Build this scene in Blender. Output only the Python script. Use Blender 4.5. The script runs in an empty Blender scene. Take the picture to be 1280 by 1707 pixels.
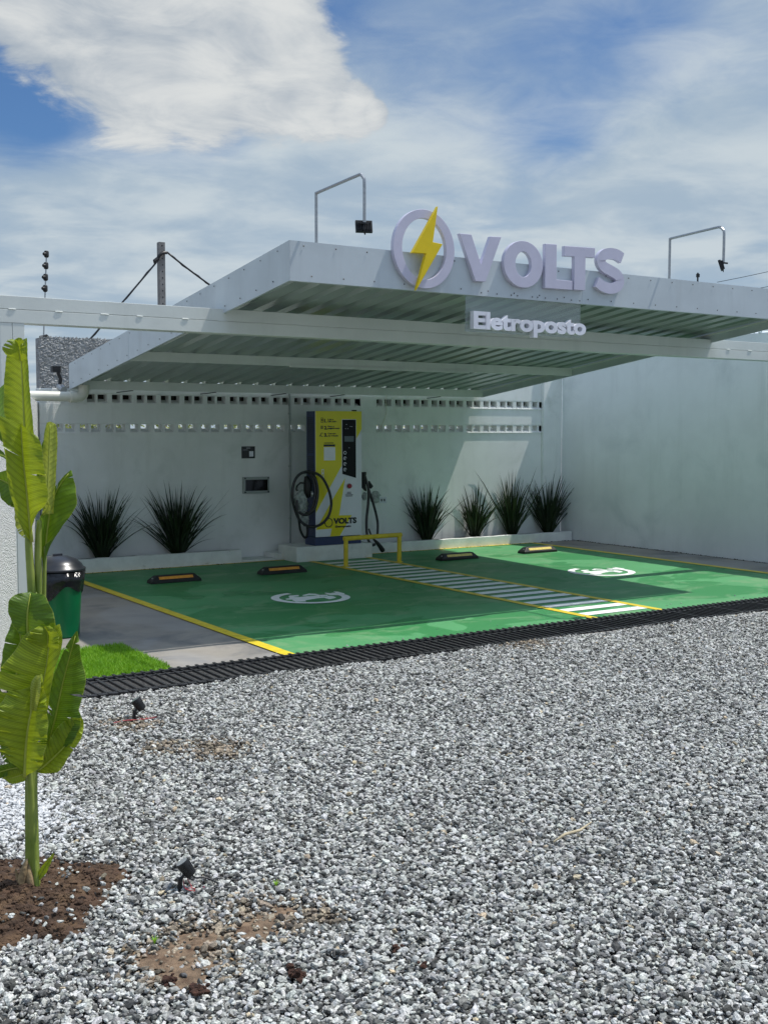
import bpy, bmesh, math, random
import numpy as np
from mathutils import Vector, Matrix
random.seed(7)
rng = np.random.default_rng(11)
R = math.radians
scene = bpy.context.scene
COL = scene.collection

# ------------------------------------------------------------------ camera
YAW, PITCH, ROLL, CAMH = 0.572, -0.0723, 0.0007, 1.7
cam_d = bpy.data.cameras.new('camera')
cam = bpy.data.objects.new('camera', cam_d); COL.objects.link(cam)
fw = Vector((math.sin(YAW)*math.cos(PITCH), math.cos(YAW)*math.cos(PITCH), math.sin(PITCH)))
rt = Vector((math.cos(YAW), -math.sin(YAW), 0)); up = rt.cross(fw)
rt2 = rt*math.cos(ROLL)+up*math.sin(ROLL); up2 = up*math.cos(ROLL)-rt*math.sin(ROLL)
mw = Matrix((rt2, up2, -fw)).transposed().to_4x4(); mw.translation = (0, 0, CAMH)
cam.matrix_world = mw
cam_d.sensor_fit = 'HORIZONTAL'; cam_d.sensor_width = 36; cam_d.lens = 36*1903/1280
cam_d.clip_start = .05; cam_d.clip_end = 2000
scene.camera = cam

# ------------------------------------------------------------------ light
SUNV = Vector((.44, -.105, 1.0)).normalized()
sd = bpy.data.lights.new('sun', 'SUN'); sd.energy = 3.5; sd.angle = R(.6); sd.color = (1, .965, .9)
so = bpy.data.objects.new('sun', sd); COL.objects.link(so)
so.rotation_euler = SUNV.to_track_quat('Z', 'Y').to_euler(); so.location = (5, 0, 20)
scene.view_settings.view_transform = 'Standard'; scene.view_settings.look = 'None'
scene.view_settings.gamma = 1; scene.view_settings.use_curve_mapping = False
scene.view_settings.exposure = 0.27
scene.render.engine = 'CYCLES'

class NT:
    def __init__(s, tree):
        s.t = tree; s.n = tree.nodes; s.l = tree.links; s.n.clear()
    def new(s, typ, **kw):
        n = s.n.new(typ)
        for k, v in kw.items():
            if k.startswith('i_'): s.set(n.inputs[k[2:]], v)
            else: setattr(n, k, v)
        return n
    def set(s, sock, v):
        if isinstance(v, bpy.types.NodeSocket): s.l.new(v, sock)
        elif isinstance(v, bpy.types.Node): s.l.new(v.outputs[0], sock)
        else: sock.default_value = v
    def math(s, op, a, b=0.0, c=None, clamp=False):
        n = s.n.new('ShaderNodeMath'); n.operation = op; n.use_clamp = clamp
        s.set(n.inputs[0], a); s.set(n.inputs[1], b)
        if c is not None: s.set(n.inputs[2], c)
        return n.outputs[0]
    def vmath(s, op, a, b=None):
        n = s.n.new('ShaderNodeVectorMath'); n.operation = op
        s.set(n.inputs[0], a)
        if b is not None: s.set(n.inputs[1], b)
        return n
    def noise(s, vec, scale, detail=4, rough=.55, dist=0.0):
        n = s.n.new('ShaderNodeTexNoise')
        if vec is not None: s.l.new(vec, n.inputs['Vector'])
        n.inputs['Scale'].default_value = scale; n.inputs['Detail'].default_value = detail
        n.inputs['Roughness'].default_value = rough; n.inputs['Distortion'].default_value = dist
        return n.outputs[0]
    def ramp(s, fac, stops):
        n = s.n.new('ShaderNodeValToRGB'); s.set(n.inputs[0], fac)
        e = n.color_ramp.elements
        while len(e) < len(stops): e.new(.5)
        for el, (p, c) in zip(e, stops):
            el.position = p; el.color = (c, c, c, 1) if not hasattr(c, '__len__') else (*c, 1)
        return n.outputs[0]
    def mix(s, fac, a, b, blend='MIX'):
        n = s.n.new('ShaderNodeMix'); n.data_type = 'RGBA'; n.blend_type = blend
        s.set(n.inputs[0], fac)
        for i, v in ((6, a), (7, b)):
            s.set(n.inputs[i], (*v, 1) if isinstance(v, tuple) and len(v) == 3 else v)
        return n.outputs[2]
    def smooth(s, x, a, b):
        n = s.n.new('ShaderNodeMapRange'); n.interpolation_type = 'SMOOTHSTEP'
        s.set(n.inputs[0], x); n.inputs[1].default_value = a; n.inputs[2].default_value = b
        return n.outputs[0]

# ------------------------------------------------------------------ world: blue sky with drifting cloud
w = bpy.data.worlds.new('World'); scene.world = w; w.use_nodes = True
t = NT(w.node_tree)
tc = t.new('ShaderNodeTexCoord'); D = tc.outputs['Generated']
sky = t.new('ShaderNodeTexSky', sky_type='NISHITA', sun_disc=False)
sky.sun_elevation = R(65.5); sky.sun_rotation = R(103); sky.air_density = 1.0; sky.dust_density = .6; sky.ozone_density = 2.5
sep = t.new('ShaderNodeSeparateXYZ'); t.l.new(D, sep.inputs[0])
zc = t.math('MAXIMUM', sep.outputs[2], .02)
den = t.math('ADD', zc, .12)
px = t.math('DIVIDE', sep.outputs[0], den); py = t.math('DIVIDE', sep.outputs[1], den)
cmb = t.new('ShaderNodeCombineXYZ'); t.set(cmb.inputs[0], px); t.set(cmb.inputs[1], py)
P2 = cmb.outputs[0]
n1 = t.noise(P2, 1.3, 10, .58, .5)
n2 = t.noise(P2, 4.2, 8, .62, .6)
n3 = t.noise(P2, 2.1, 7, .55, .4)
DN = t.vmath('NORMALIZE', D).outputs[0]
def blob(dv, sig):
    d = t.vmath('DOT_PRODUCT', DN, tuple(Vector(dv).normalized())).outputs['Value']
    return t.math('EXPONENT', t.math('MULTIPLY', t.math('SUBTRACT', 1.0, d), -1/(2*(1-math.cos(R(sig))))))
cum = None                    # one big cumulus bank
for dv, sg in [((0.174, 0.932, 0.319), 2.2), ((0.265, 0.909, 0.321), 1.9), ((0.301, 0.903, 0.308), 2.0), ((0.34, 0.891, 0.3), 2.3), ((0.389, 0.872, 0.299), 2.2), ((0.433, 0.854, 0.288), 1.7), ((0.47, 0.839, 0.275), 1.25), ((0.499, 0.825, 0.265), 0.8), ((0.515, 0.817, 0.261), 0.45), ((0.393, 0.857, 0.335), 2.4), ((0.424, 0.846, 0.322), 2.0), ((0.456, 0.84, 0.295), 1.4)]:
    e = blob(dv, sg*1.25); cum = e if cum is None else t.math('MAXIMUM', cum, e)
nn = t.math('ADD', t.math('MULTIPLY', t.math('SUBTRACT', n1, .5), .9), t.math('MULTIPLY', t.math('SUBTRACT', n2, .5), .75))
cumv = t.math('ADD', cum, t.math('MULTIPLY', nn, 1.0))
cmask = t.smooth(cumv, .38, .60)
# thin high veil with blue gaps
cov = t.math('ADD', t.math('MULTIPLY', nn, .75), t.math('ADD', t.math('MULTIPLY', t.smooth(zc, .34, .20), .30), .42))
for dv, sg, wt in [((0.247, 0.934, 0.259), 1.9, -1.0), ((0.283, 0.929, 0.24), 1.1, -0.55), ((0.323, 0.916, 0.238), 1.1, -0.5), ((0.359, 0.902, 0.238), 1.5, -0.55), ((0.408, 0.881, 0.239), 1.5, -0.55), ((0.512, 0.796, 0.321), 2.2, -0.22), ((0.548, 0.797, 0.256), 2.0, -0.2), ((0.618, 0.749, 0.238), 1.7, -0.5), ((0.652, 0.721, 0.237), 1.4, -0.5), ((0.602, 0.739, 0.303), 2.2, -0.22), ((0.656, 0.692, 0.302), 2.0, -0.22), ((0.669, 0.672, 0.319), 2.0, -0.15), ((0.707, 0.644, 0.291), 2.4, -0.3), ((0.473, 0.815, 0.334), 1.3, -0.45), ((0.672, 0.714, 0.197), 4, 0.2), ((0.358, 0.915, 0.186), 5, 0.4), ((0.513, 0.835, 0.2), 4, 0.2), ((0.735, 0.642, 0.215), 3.5, 0.25), ((0.726, 0.608, 0.321), 2.0, 0.2), ((0.241, 0.923, 0.299), 1.2, -0.3)]:
    cov = t.math('ADD', cov, t.math('MULTIPLY', blob(dv, sg), wt if wt > 0 or dv[0] < .45 else wt*.62))
vmask = t.math('MULTIPLY', t.smooth(cov, -.08, .90), .96)
vcol = t.mix(t.smooth(t.math('ADD', n3, t.math('MULTIPLY', nn, .5)), .32, .72), (3.7, 4.7, 5.7), (5.7, 6.4, 6.8))
ccol = t.mix(t.smooth(t.math('ADD', t.math('MULTIPLY', nn, 1.7), t.math('MULTIPLY', cum, .5)), .0, .75), (3.7, 4.3, 5.0), (6.9, 7.1, 7.1))
skyc = t.mix(1.0, sky.outputs[0], (.50, .70, .92), 'MULTIPLY')
full = t.mix(cmask, t.mix(vmask, skyc, vcol), ccol)
full = t.vmath('MULTIPLY', full, t.math('ADD', 1.0, t.math('MULTIPLY', t.smooth(zc, .40, .80), .95))).outputs[0]   # sky overhead, out of view, brightened to fill the shade
bg = t.new('ShaderNodeBackground'); t.set(bg.inputs[0], full); bg.inputs[1].default_value = .085
wo = t.new('ShaderNodeOutputWorld'); t.l.new(bg.outputs[0], wo.inputs[0])

# ------------------------------------------------------------------ materials
MATS = {}
def mat(name, col, rough=.6, metal=0.0, var=.12, vs=3.0, bump=.1, bs=60.0, bd=.01, col2=None, c2=(.55, .7, 4.0), spec=.5, coat=0.0, bdet=4, rvar=0.0, streak=None, extra=None):
    m = bpy.data.materials.new(name); m.use_nodes = True; t = NT(m.node_tree)
    tc = t.new('ShaderNodeTexCoord'); O = tc.outputs['Object']
    b = t.new('ShaderNodeBsdfPrincipled')
    nz = t.noise(O, vs, 5, .6)
    dark = tuple(c*(1-var) for c in col); light = tuple(min(1, c*(1+var)) for c in col)
    c = t.mix(t.smooth(nz, .3, .7), dark, light)
    if col2:
        k = t.noise(O, c2[2], 6, .6, .4)
        c = t.mix(t.smooth(k, c2[0], c2[1]), c, col2)
    if streak:                       # rain streaks running down a wall: (colour, strength)
        mp = t.new('ShaderNodeMapping'); t.l.new(O, mp.inputs[0]); mp.inputs['Scale'].default_value = (3.2, 3.2, .35)
        k = t.noise(mp.outputs[0], 1.6, 6, .65)
        c = t.mix(t.math('MULTIPLY', t.smooth(k, .48, .75), streak[1]), c, streak[0])
    if extra: c = extra(t, O, c, b)
    t.set(b.inputs['Base Color'], c)
    b.inputs['Roughness'].default_value = rough
    if rvar: t.set(b.inputs['Roughness'], t.math('ADD', t.math('MULTIPLY', t.math('SUBTRACT', t.noise(O, vs*2.3, 4), .5), rvar*2), rough, clamp=True))
    b.inputs['Metallic'].default_value = metal
    b.inputs['Specular IOR Level'].default_value = spec
    b.inputs['Coat Weight'].default_value = coat
    if bump:
        bp = t.new('ShaderNodeBump'); bp.inputs['Strength'].default_value = bump; bp.inputs['Distance'].default_value = bd
        t.set(bp.inputs['Height'], t.noise(O, bs, bdet, .6)); t.l.new(bp.outputs[0], b.inputs['Normal'])
    o = t.new('ShaderNodeOutputMaterial'); t.l.new(b.outputs[0], o.inputs[0])
    MATS[name] = m
    return m

mat('wall_paint', (.84, .85, .83), .75, var=.05, vs=1.3, bump=.35, bs=90, bd=.010, col2=(.68, .70, .67), c2=(.5, .8, 2.2), streak=((.68, .69, .66), .4), bdet=6)
mat('side_wall_paint', (.82, .845, .85), .8, var=.07, vs=.7, bump=.25, bs=45, bd=.006, col2=(.67, .71, .72), c2=(.5, .8, 1.3), streak=((.68, .71, .71), .4), bdet=6)
mat('curb_paint', (.78, .79, .76), .75, var=.08, vs=5, bump=.5, bs=60, bd=.008, col2=(.42, .42, .36), c2=(.62, .8, 9), bdet=6)
mat('steel_white', (.72, .74, .70), .38, .0, var=.05, vs=1.5, bump=.03, bs=30, bd=.004, streak=((.52, .54, .5), .3))
mat('steel_grey', (.56, .61, .635), .38, .1, var=.06, vs=1.5, bump=.04, bs=14, bd=.004, streak=((.42, .45, .46), .4), rvar=.08)
mat('roof_sheet', (.36, .42, .39), .30, .5, var=.03, vs=1.4, bump=0)
mat('screw_dark', (.06, .06, .06), .4, .5, bump=0)
mat('pipe_cream', (.72, .70, .60), .4, var=.06, bump=0)
mat('grate_black', (.022, .022, .024), .45, var=.3, vs=20, bump=.2, bs=90, bd=.002)
mat('grit_dark', (.085, .083, .08), .9, var=.7, vs=90, bump=1, bs=150, bd=.03)
mat('yellow_paint', (.72, .55, .03), .5, var=.12, vs=12, bump=.1, bs=90, bd=.002, col2=(.55, .45, .08), c2=(.6, .75, 14))
mat('white_marking', (.90, .92, .89), .55, var=.05, vs=10, bump=.1, bs=90, bd=.002, col2=(.45, .6, .5), c2=(.66, .8, 18))
mat('rubber_black', (.018, .017, .017), .55, var=.25, vs=20, bump=.15, bs=120, bd=.002)
mat('cable_black', (.02, .02, .022), .32, var=.2, vs=30, bump=0)
mat('reflector_orange', (.78, .33, .05), .45, var=.12, vs=30, bump=0)
mat('reflector_yellow', (.82, .62, .16), .45, var=.12, vs=30, bump=0)
mat('navy_metal', (.035, .05, .13), .4, .1, var=.1, vs=8, bump=.05, bs=200, bd=.001)
mat('panel_white', (.76, .77, .82), .32, var=.03, bump=0, coat=.2)
mat('panel_yellow', (.80, .68, .0), .32, var=.03, bump=0, coat=.2)
mat('ink_black', (.012, .012, .014), .4, bump=0)
mat('screen_black', (.004, .004, .005), .35, bump=0, spec=.2)
mat('display_grey', (.10, .13, .14), .2, bump=0)
mat('button_red', (.35, .015, .03), .35, bump=0)
mat('letter_lilac', (.58, .56, .68), .4, var=.04, vs=4, bump=0)
mat('letter_white', (.82, .82, .88), .35, bump=0)
mat('bolt_yellow', (.80, .58, .0), .35, var=.05, vs=6, bump=0)
mat('bin_green', (.0, .14, .045), .32, var=.1, vs=5, bump=.04, bs=30, bd=.002)
mat('lid_black', (.018, .02, .026), .3, var=.1, bump=.03, bs=60, bd=.002)
mat('bag_black', (.01, .01, .012), .18, bump=.5, bs=22, bd=.02, bdet=3)
mat('bag_clear', (.42, .46, .44), .25, var=.3, vs=25, bump=1, bs=35, bd=.03)
mat('soil', (.082, .046, .027), .95, var=.45, vs=16, bump=1.0, bs=70, bd=.02, col2=(.15, .09, .048), c2=(.45, .7, 9), bdet=8)
mat('mud', (.20, .135, .085), .95, var=.35, vs=25, bump=1.0, bs=80, bd=.015, col2=(.10, .055, .032), c2=(.5, .7, 12), bdet=8)
mat('soil_and_vent_shade', (.03, .024, .018), .95, var=.4, vs=30, bump=1, bs=90, bd=.02)
mat('galvanised', (.42, .43, .44), .38, .7, var=.12, vs=30, bump=0)
mat('pole_concrete', (.23, .22, .21), .85, var=.2, vs=6, bump=.4, bs=60, bd=.01)
mat('insulator_black', (.008, .008, .009), .5, bump=0)
mat('lamp_glass', (.22, .24, .25), .15, bump=0)
mat('wire_red', (.42, .02, .04), .4, bump=0)
mat('dry_husk', (.30, .21, .11), .9, var=.4, vs=40, bump=.5, bs=80, bd=.005)
mat('stick_wood', (.45, .38, .25), .8, var=.2, vs=40, bump=.3, bs=80, bd=.002)
mat('conduit_grey', (.36, .39, .38), .5, var=.06, bump=0)
mat('glass_dark', (.01, .01, .01), .12, bump=0)
mat('clod_brown', (.07, .03, .018), .95, var=.5, vs=60, bump=1, bs=120, bd=.02)

def floor_extra(t, O, c, b):
    # worn, partly damp epoxy paint: hard-edged blotches and streaks dragged along the bays
    mp = t.new('ShaderNodeMapping'); t.l.new(O, mp.inputs[0]); mp.inputs['Scale'].default_value = (.8, 1.25, 1); mp.inputs['Rotation'].default_value = (0, 0, -.25)
    k = t.noise(mp.outputs[0], .95, 3, .45, .6)
    blot = t.smooth(k, .50, .515)
    c = t.mix(t.math('MULTIPLY', blot, .85), c, (.04, .225, .07))
    k2 = t.noise(mp.outputs[0], 2.3, 7, .7, 1.0)
    c = t.mix(t.math('MULTIPLY', t.smooth(k2, .50, .64), .7), c, (.17, .33, .16))
    k3 = t.noise(O, 38, 2, .5)
    c = t.mix(t.smooth(k3, .77, .80), c, (.05, .11, .05))
    t.set(b.inputs['Roughness'], t.math('ADD', .55, t.math('MULTIPLY', t.smooth(k, .51, .525), -.12)))
    return c
mat('green_floor', (.092, .305, .125), .5, var=.08, vs=.7, bump=.06, bs=30, bd=.004, spec=.22, extra=floor_extra)
def conc_extra(t, O, c, b):
    k = t.noise(O, 1.6, 7, .65, .5)
    c = t.mix(t.smooth(k, .45, .7), c, (.16, .155, .15))
    k = t.noise(O, .8, 4, .5, .8)
    return t.mix(t.math('MULTIPLY', t.smooth(k, .5, .62), .5), c, (.33, .32, .31))
mat('concrete', (.275, .25, .215), .7, var=.12, vs=2, bump=.12, bs=50, bd=.004, extra=conc_extra)
def rough_extra(t, O, c, b):
    v = t.new('ShaderNodeTexVoronoi'); t.l.new(O, v.inputs['Vector']); v.inputs['Scale'].default_value = 34
    return t.mix(t.math('MULTIPLY', t.smooth(v.outputs[0], .75, .3), .25), c, (.4, .4, .4))
mat('stucco_white', (.86, .86, .84), .85, var=.05, vs=20, bump=1.0, bs=85, bd=.035, bdet=3)
mat('stucco_grey', (.45, .445, .44), .92, var=.2, vs=10, bump=1.0, bs=11, bd=.16, bdet=6)
# bare ground below the gravel
def ground_extra(t, O, c, b):
    v = t.new('ShaderNodeTexVoronoi'); t.l.new(O, v.inputs['Vector']); v.inputs['Scale'].default_value = 45
    g = t.ramp(v.outputs['Color'], [(0, (.04, .04, .045)), (.5, (.16, .16, .17)), (1, (.42, .42, .42))])
    return t.mix(.75, c, g)
mat('ground_grit', (.13, .11, .09), .95, var=.3, vs=8, bump=1, bs=45, bd=.03, extra=ground_extra)

# turf / grass / gravel / leaves
def leafmat(name, cA, cB, trans, tcol, vein=True, rough=.42):
    m = bpy.data.materials.new(name); m.use_nodes = True; t = NT(m.node_tree)
    uv = t.new('ShaderNodeUVMap'); uv.uv_map = 'UVMap'
    tc = t.new('ShaderNodeTexCoord')
    sp = t.new('ShaderNodeSeparateXYZ'); t.l.new(uv.outputs[0], sp.inputs[0])
    nz = t.noise(tc.outputs['Object'], 7, 4, .6)
    c = t.mix(t.smooth(nz, .3, .7), cA, cB)
    b = t.new('ShaderNodeBsdfPrincipled'); b.inputs['Roughness'].default_value = rough
    if vein:
        ax = t.math('ABSOLUTE', sp.outputs[0])
        ph = t.math('SUBTRACT', t.math('MULTIPLY', sp.outputs[1], 420), t.math('MULTIPLY', ax, 30))
        wv = t.math('SINE', ph)
        ph2 = t.math('SINE', t.math('MULTIPLY', ph, .23))
        c = t.mix(t.math('MULTIPLY', t.smooth(wv, .0, 1.0), .38), c, tuple(min(1, x*1.9) for x in cB))
        c = t.mix(t.math('MULTIPLY', t.smooth(ph2, .0, 1.0), .42), c, tuple(x*.5 for x in cA))
        c = t.mix(t.smooth(ax, .96, .995), c, (.34, .40, .07))
        bp = t.new('ShaderNodeBump'); bp.inputs['Strength'].default_value = .3; bp.inputs['Distance'].default_value = .0015
        t.set(bp.inputs['Height'], t.math('ADD', wv, t.math('MULTIPLY', ph2, 1.4))); t.l.new(bp.outputs[0], b.inputs['Normal'])
    t.set(b.inputs['Base Color'], c)
    tr = t.new('ShaderNodeBsdfTranslucent'); t.set(tr.inputs[0], t.mix(.5, c, tcol))
    mx = t.new('ShaderNodeMixShader'); mx.inputs[0].default_value = trans
    t.l.new(b.outputs[0], mx.inputs[1]); t.l.new(tr.outputs[0], mx.inputs[2])
    o = t.new('ShaderNodeOutputMaterial'); t.l.new(mx.outputs[0], o.inputs[0]); MATS[name] = m
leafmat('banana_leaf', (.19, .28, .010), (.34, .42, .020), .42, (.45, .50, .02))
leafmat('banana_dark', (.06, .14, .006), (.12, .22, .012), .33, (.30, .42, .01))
leafmat('banana_pale', (.32, .38, .05), (.42, .46, .08), .40, (.5, .54, .06))
leafmat('midrib', (.36, .42, .05), (.46, .50, .09), .15, (.5, .5, .1), vein=False)
leafmat('stalk_green', (.17, .24, .03), (.30, .36, .07), .1, (.3, .4, .05), vein=False)
leafmat('grass_blade', (.010, .022, .008), (.022, .042, .012), .15, (.05, .09, .02), vein=False, rough=.5)
leafmat('turf_green', (.15, .34, .012), (.24, .44, .03), .3, (.35, .6, .03), vein=False, rough=.6)
leafmat('hedge_leaf', (.12, .16, .015), (.22, .26, .04), .3, (.3, .35, .03), vein=False)

m = bpy.data.materials.new('gravel_stone'); m.use_nodes = True; t = NT(m.node_tree)
at = t.new('ShaderNodeAttribute'); at.attribute_name = 'tint'
tc = t.new('ShaderNodeTexCoord')
sp_ = t.noise(tc.outputs['Object'], 160, 3, .7)
c = t.mix(t.smooth(sp_, .35, .65), t.mix(1.0, at.outputs['Color'], (.42, .43, .44), 'MULTIPLY'), at.outputs['Color'])
b = t.new('ShaderNodeBsdfPrincipled'); t.set(b.inputs['Base Color'], c); b.inputs['Roughness'].default_value = .75
bp = t.new('ShaderNodeBump'); bp.inputs['Strength'].default_value = .5; bp.inputs['Distance'].default_value = .003
t.set(bp.inputs['Height'], t.noise(tc.outputs['Object'], 260, 2, .5)); t.l.new(bp.outputs[0], b.inputs['Normal'])
o = t.new('ShaderNodeOutputMaterial'); t.l.new(b.outputs[0], o.inputs[0]); MATS['gravel_stone'] = m

m = bpy.data.materials.new('acrylic'); m.use_nodes = True; t = NT(m.node_tree)
a = t.new('ShaderNodeBsdfTransparent'); a.inputs[0].default_value = (.80, .84, .83, 1)
g = t.new('ShaderNodeBsdfGlossy'); g.inputs['Roughness'].default_value = .06
d = t.new('ShaderNodeBsdfDiffuse'); d.inputs[0].default_value = (.6, .65, .65, 1)
m1 = t.new('ShaderNodeMixShader'); m1.inputs[0].default_value = .10; t.l.new(a.outputs[0], m1.inputs[1]); t.l.new(g.outputs[0], m1.inputs[2])
m2 = t.new('ShaderNodeMixShader'); m2.inputs[0].default_value = .12; t.l.new(m1.outputs[0], m2.inputs[1]); t.l.new(d.outputs[0], m2.inputs[2])
o = t.new('ShaderNodeOutputMaterial'); t.l.new(m2.outputs[0], o.inputs[0]); MATS['acrylic'] = m

# ------------------------------------------------------------------ mesh helpers
class MB:
    def __init__(s): s.v = []; s.f = []; s.m = []; s.uv = {}; s.mi = 0
    def add(s, vs, fs, uvs=None):
        b = len(s.v); s.v += [tuple(v) for v in vs]
        for f in fs: s.f.append(tuple(b+i for i in f)); s.m.append(s.mi)
        if uvs:
            for i, q in enumerate(uvs): s.uv[b+i] = q
        return s
    def box(s, x0, x1, y0, y1, z0, z1):
        vs = [(x, y, z) for z in (z0, z1) for y in (y0, y1) for x in (x0, x1)]
        return s.add(vs, [(0, 2, 3, 1), (4, 5, 7, 6), (0, 1, 5, 4), (2, 6, 7, 3), (0, 4, 6, 2), (1, 3, 7, 5)])
    def quad(s, a, b, c, d): return s.add([a, b, c, d], [(0, 1, 2, 3)])
    def prism(s, poly, y0, y1, ax='y'):      # polygon in (x,z) pushed along y, or in (x,y) pushed along z
        n = len(poly)
        area = sum(poly[i][0]*poly[(i+1) % n][1]-poly[(i+1) % n][0]*poly[i][1] for i in range(n))
        if area < 0: poly = poly[::-1]
        if ax == 'y': vs = [(p[0], y0, p[1]) for p in poly]+[(p[0], y1, p[1]) for p in poly]
        elif ax == 'x': vs = [(y0, p[0], p[1]) for p in poly]+[(y1, p[0], p[1]) for p in poly]
        else: vs = [(p[0], p[1], y1) for p in poly]+[(p[0], p[1], y0) for p in poly]
        fs = [tuple(range(n)), tuple(range(2*n-1, n-1, -1))]+[(i, n+i, n+(i+1) % n, (i+1) % n) for i in range(n)]
        return s.add(vs, fs)
    def tube(s, pts, r, n=8, cap=True):
        pts = [Vector(p) for p in pts]; k = len(pts)
        rs = r if hasattr(r, '__len__') else [r]*k
        prev = None; rings = []
        for i, p in enumerate(pts):
            tg = (pts[min(i+1, k-1)]-pts[max(i-1, 0)])
            if tg.length < 1e-9: tg = Vector((0, 0, 1))
            tg.normalize()
            if prev is None:
                a = Vector((0, 0, 1)) if abs(tg.z) < .9 else Vector((1, 0, 0))
                nr = tg.cross(a).normalized()
            else:
                nr = (prev-tg*prev.dot(tg))
                nr = nr.normalized() if nr.length > 1e-6 else tg.orthogonal().normalized()
            prev = nr; bn = tg.cross(nr)
            rings += [p+(nr*math.cos(2*math.pi*j/n)+bn*math.sin(2*math.pi*j/n))*rs[i] for j in range(n)]
        fs = [(i*n+j, i*n+(j+1) % n, (i+1)*n+(j+1) % n, (i+1)*n+j) for i in range(k-1) for j in range(n)]
        if cap: fs += [tuple(range(n-1, -1, -1)), tuple((k-1)*n+j for j in range(n))]
        return s.add(rings, fs)
    def lathe(s, prof, c, n=28, sx=1, sy=1):
        k = len(prof)
        vs = [(c[0]+sx*r*math.cos(2*math.pi*j/n), c[1]+sy*r*math.sin(2*math.pi*j/n), c[2]+z) for r, z in prof for j in range(n)]
        fs = [(i*n+j, i*n+(j+1) % n, (i+1)*n+(j+1) % n, (i+1)*n+j) for i in range(k-1) for j in range(n)]
        fs += [tuple(range(n-1, -1, -1)), tuple((k-1)*n+j for j in range(n))]
        return s.add(vs, fs)
    def build(s, name, mats, parent=None, smooth=False, bevel=0, auto=False):
        me = bpy.data.meshes.new(name); me.from_pydata(s.v, [], s.f)
        if isinstance(mats, str): mats = [mats]
        for q in mats: me.materials.append(MATS[q])
        if len(mats) > 1: me.polygons.foreach_set('material_index', s.m)
        if s.uv:
            l = me.uv_layers.new(name='UVMap')
            for lp in me.loops: l.data[lp.index].uv = s.uv.get(lp.vertex_index, (0, 0))
        me.update(); me.validate()
        if smooth: me.polygons.foreach_set('use_smooth', [True]*len(me.polygons))
        o = bpy.data.objects.new(name, me); COL.objects.link(o)
        if bevel:
            bv = o.modifiers.new('bevel', 'BEVEL'); bv.width = bevel; bv.segments = 2; bv.limit_method = 'ANGLE'; bv.angle_limit = R(40)
        if auto and smooth:
            bm = bmesh.new(); bm.from_mesh(me)
            for e in bm.edges:
                if len(e.link_faces) == 2 and e.calc_face_angle(0) > R(38): e.smooth = False
            bm.to_mesh(me); bm.free()
        if parent: put(o, parent)
        return o
def put(o, parent):
    o.parent = parent; o.matrix_parent_inverse = WI[parent.name] if parent.name in WI else Matrix()
WI = {}
def thing(name, label, cat, loc, rz=0, group=None):
    o = bpy.data.objects.new(name, None); COL.objects.link(o); o.empty_display_size = .1
    o.location = loc; o.rotation_euler = (0, 0, rz)
    if rz == 0: WI[o.name] = Matrix.Translation(Vector(loc)).inverted()
    o['label'] = label; o['category'] = cat
    if group: o['group'] = group
    return o
def tag(o, label, cat, group=None, kind=None):
    if label: o['label'] = label
    if cat: o['category'] = cat
    if group: o['group'] = group
    if kind: o['kind'] = kind
    return o
def struct(o, label=None, cat=None): o['kind'] = 'structure'; return tag(o, label, cat)
def copy_thing(root, loc, rz=0, label=None):
    r = root.copy(); COL.objects.link(r); r.location = loc; r.rotation_euler = (0, 0, rz)
    if label: r['label'] = label
    for ch in list(root.children):
        c = ch.copy(); COL.objects.link(c); c.parent = r
        for g in list(ch.children):
            d = g.copy(); COL.objects.link(d); d.parent = c
    return r
def smoothpts(pts, k=5, closed=False):
    P = [Vector(p) for p in pts]; n = len(P); out = []
    for i in range(n if closed else n-1):
        p0 = P[(i-1) % n] if closed or i > 0 else P[0]; p1 = P[i]; p2 = P[(i+1) % n]; p3 = P[(i+2) % n] if closed or i+2 < n else P[-1]
        for j in range(k):
            u = j/k
            out.append(.5*((2*p1)+(p2-p0)*u+(2*p0-5*p1+4*p2-p3)*u*u+(3*p1-p0-3*p2+p3)*u**3))
    if not closed: out.append(P[-1])
    return out
def ellipse(cx, cz, rx, rz, n=48): return [(cx+rx*math.cos(2*math.pi*i/n), cz+rz*math.sin(2*math.pi*i/n)) for i in range(n)]
def ringmesh(mb, cx, cz, rx, rz, ix, iz, y0, y1, n=56, a0=0, a1=360):
    full = abs(a1-a0) >= 359.9; k = n if full else n+1; vs = []
    for i in range(k):
        a = R(a0+(a1-a0)*i/n); c, s_ = math.cos(a), math.sin(a)
        vs += [(cx+rx*c, y0, cz+rz*s_), (cx+ix*c, y0, cz+iz*s_), (cx+rx*c, y1, cz+rz*s_), (cx+ix*c, y1, cz+iz*s_)]
    fs = []
    for i in range(n):
        a = 4*i; b = 4*((i+1) % k)
        fs += [(a, b, b+1, a+1), (a+2, a+3, b+3, b+2), (a, a+2, b+2, b), (a+1, b+1, b+3, a+3)]
    if not full: fs += [(0, 1, 3, 2), (4*(k-1), 4*(k-1)+2, 4*(k-1)+3, 4*(k-1)+1)]
    mb.add(vs, fs)
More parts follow.
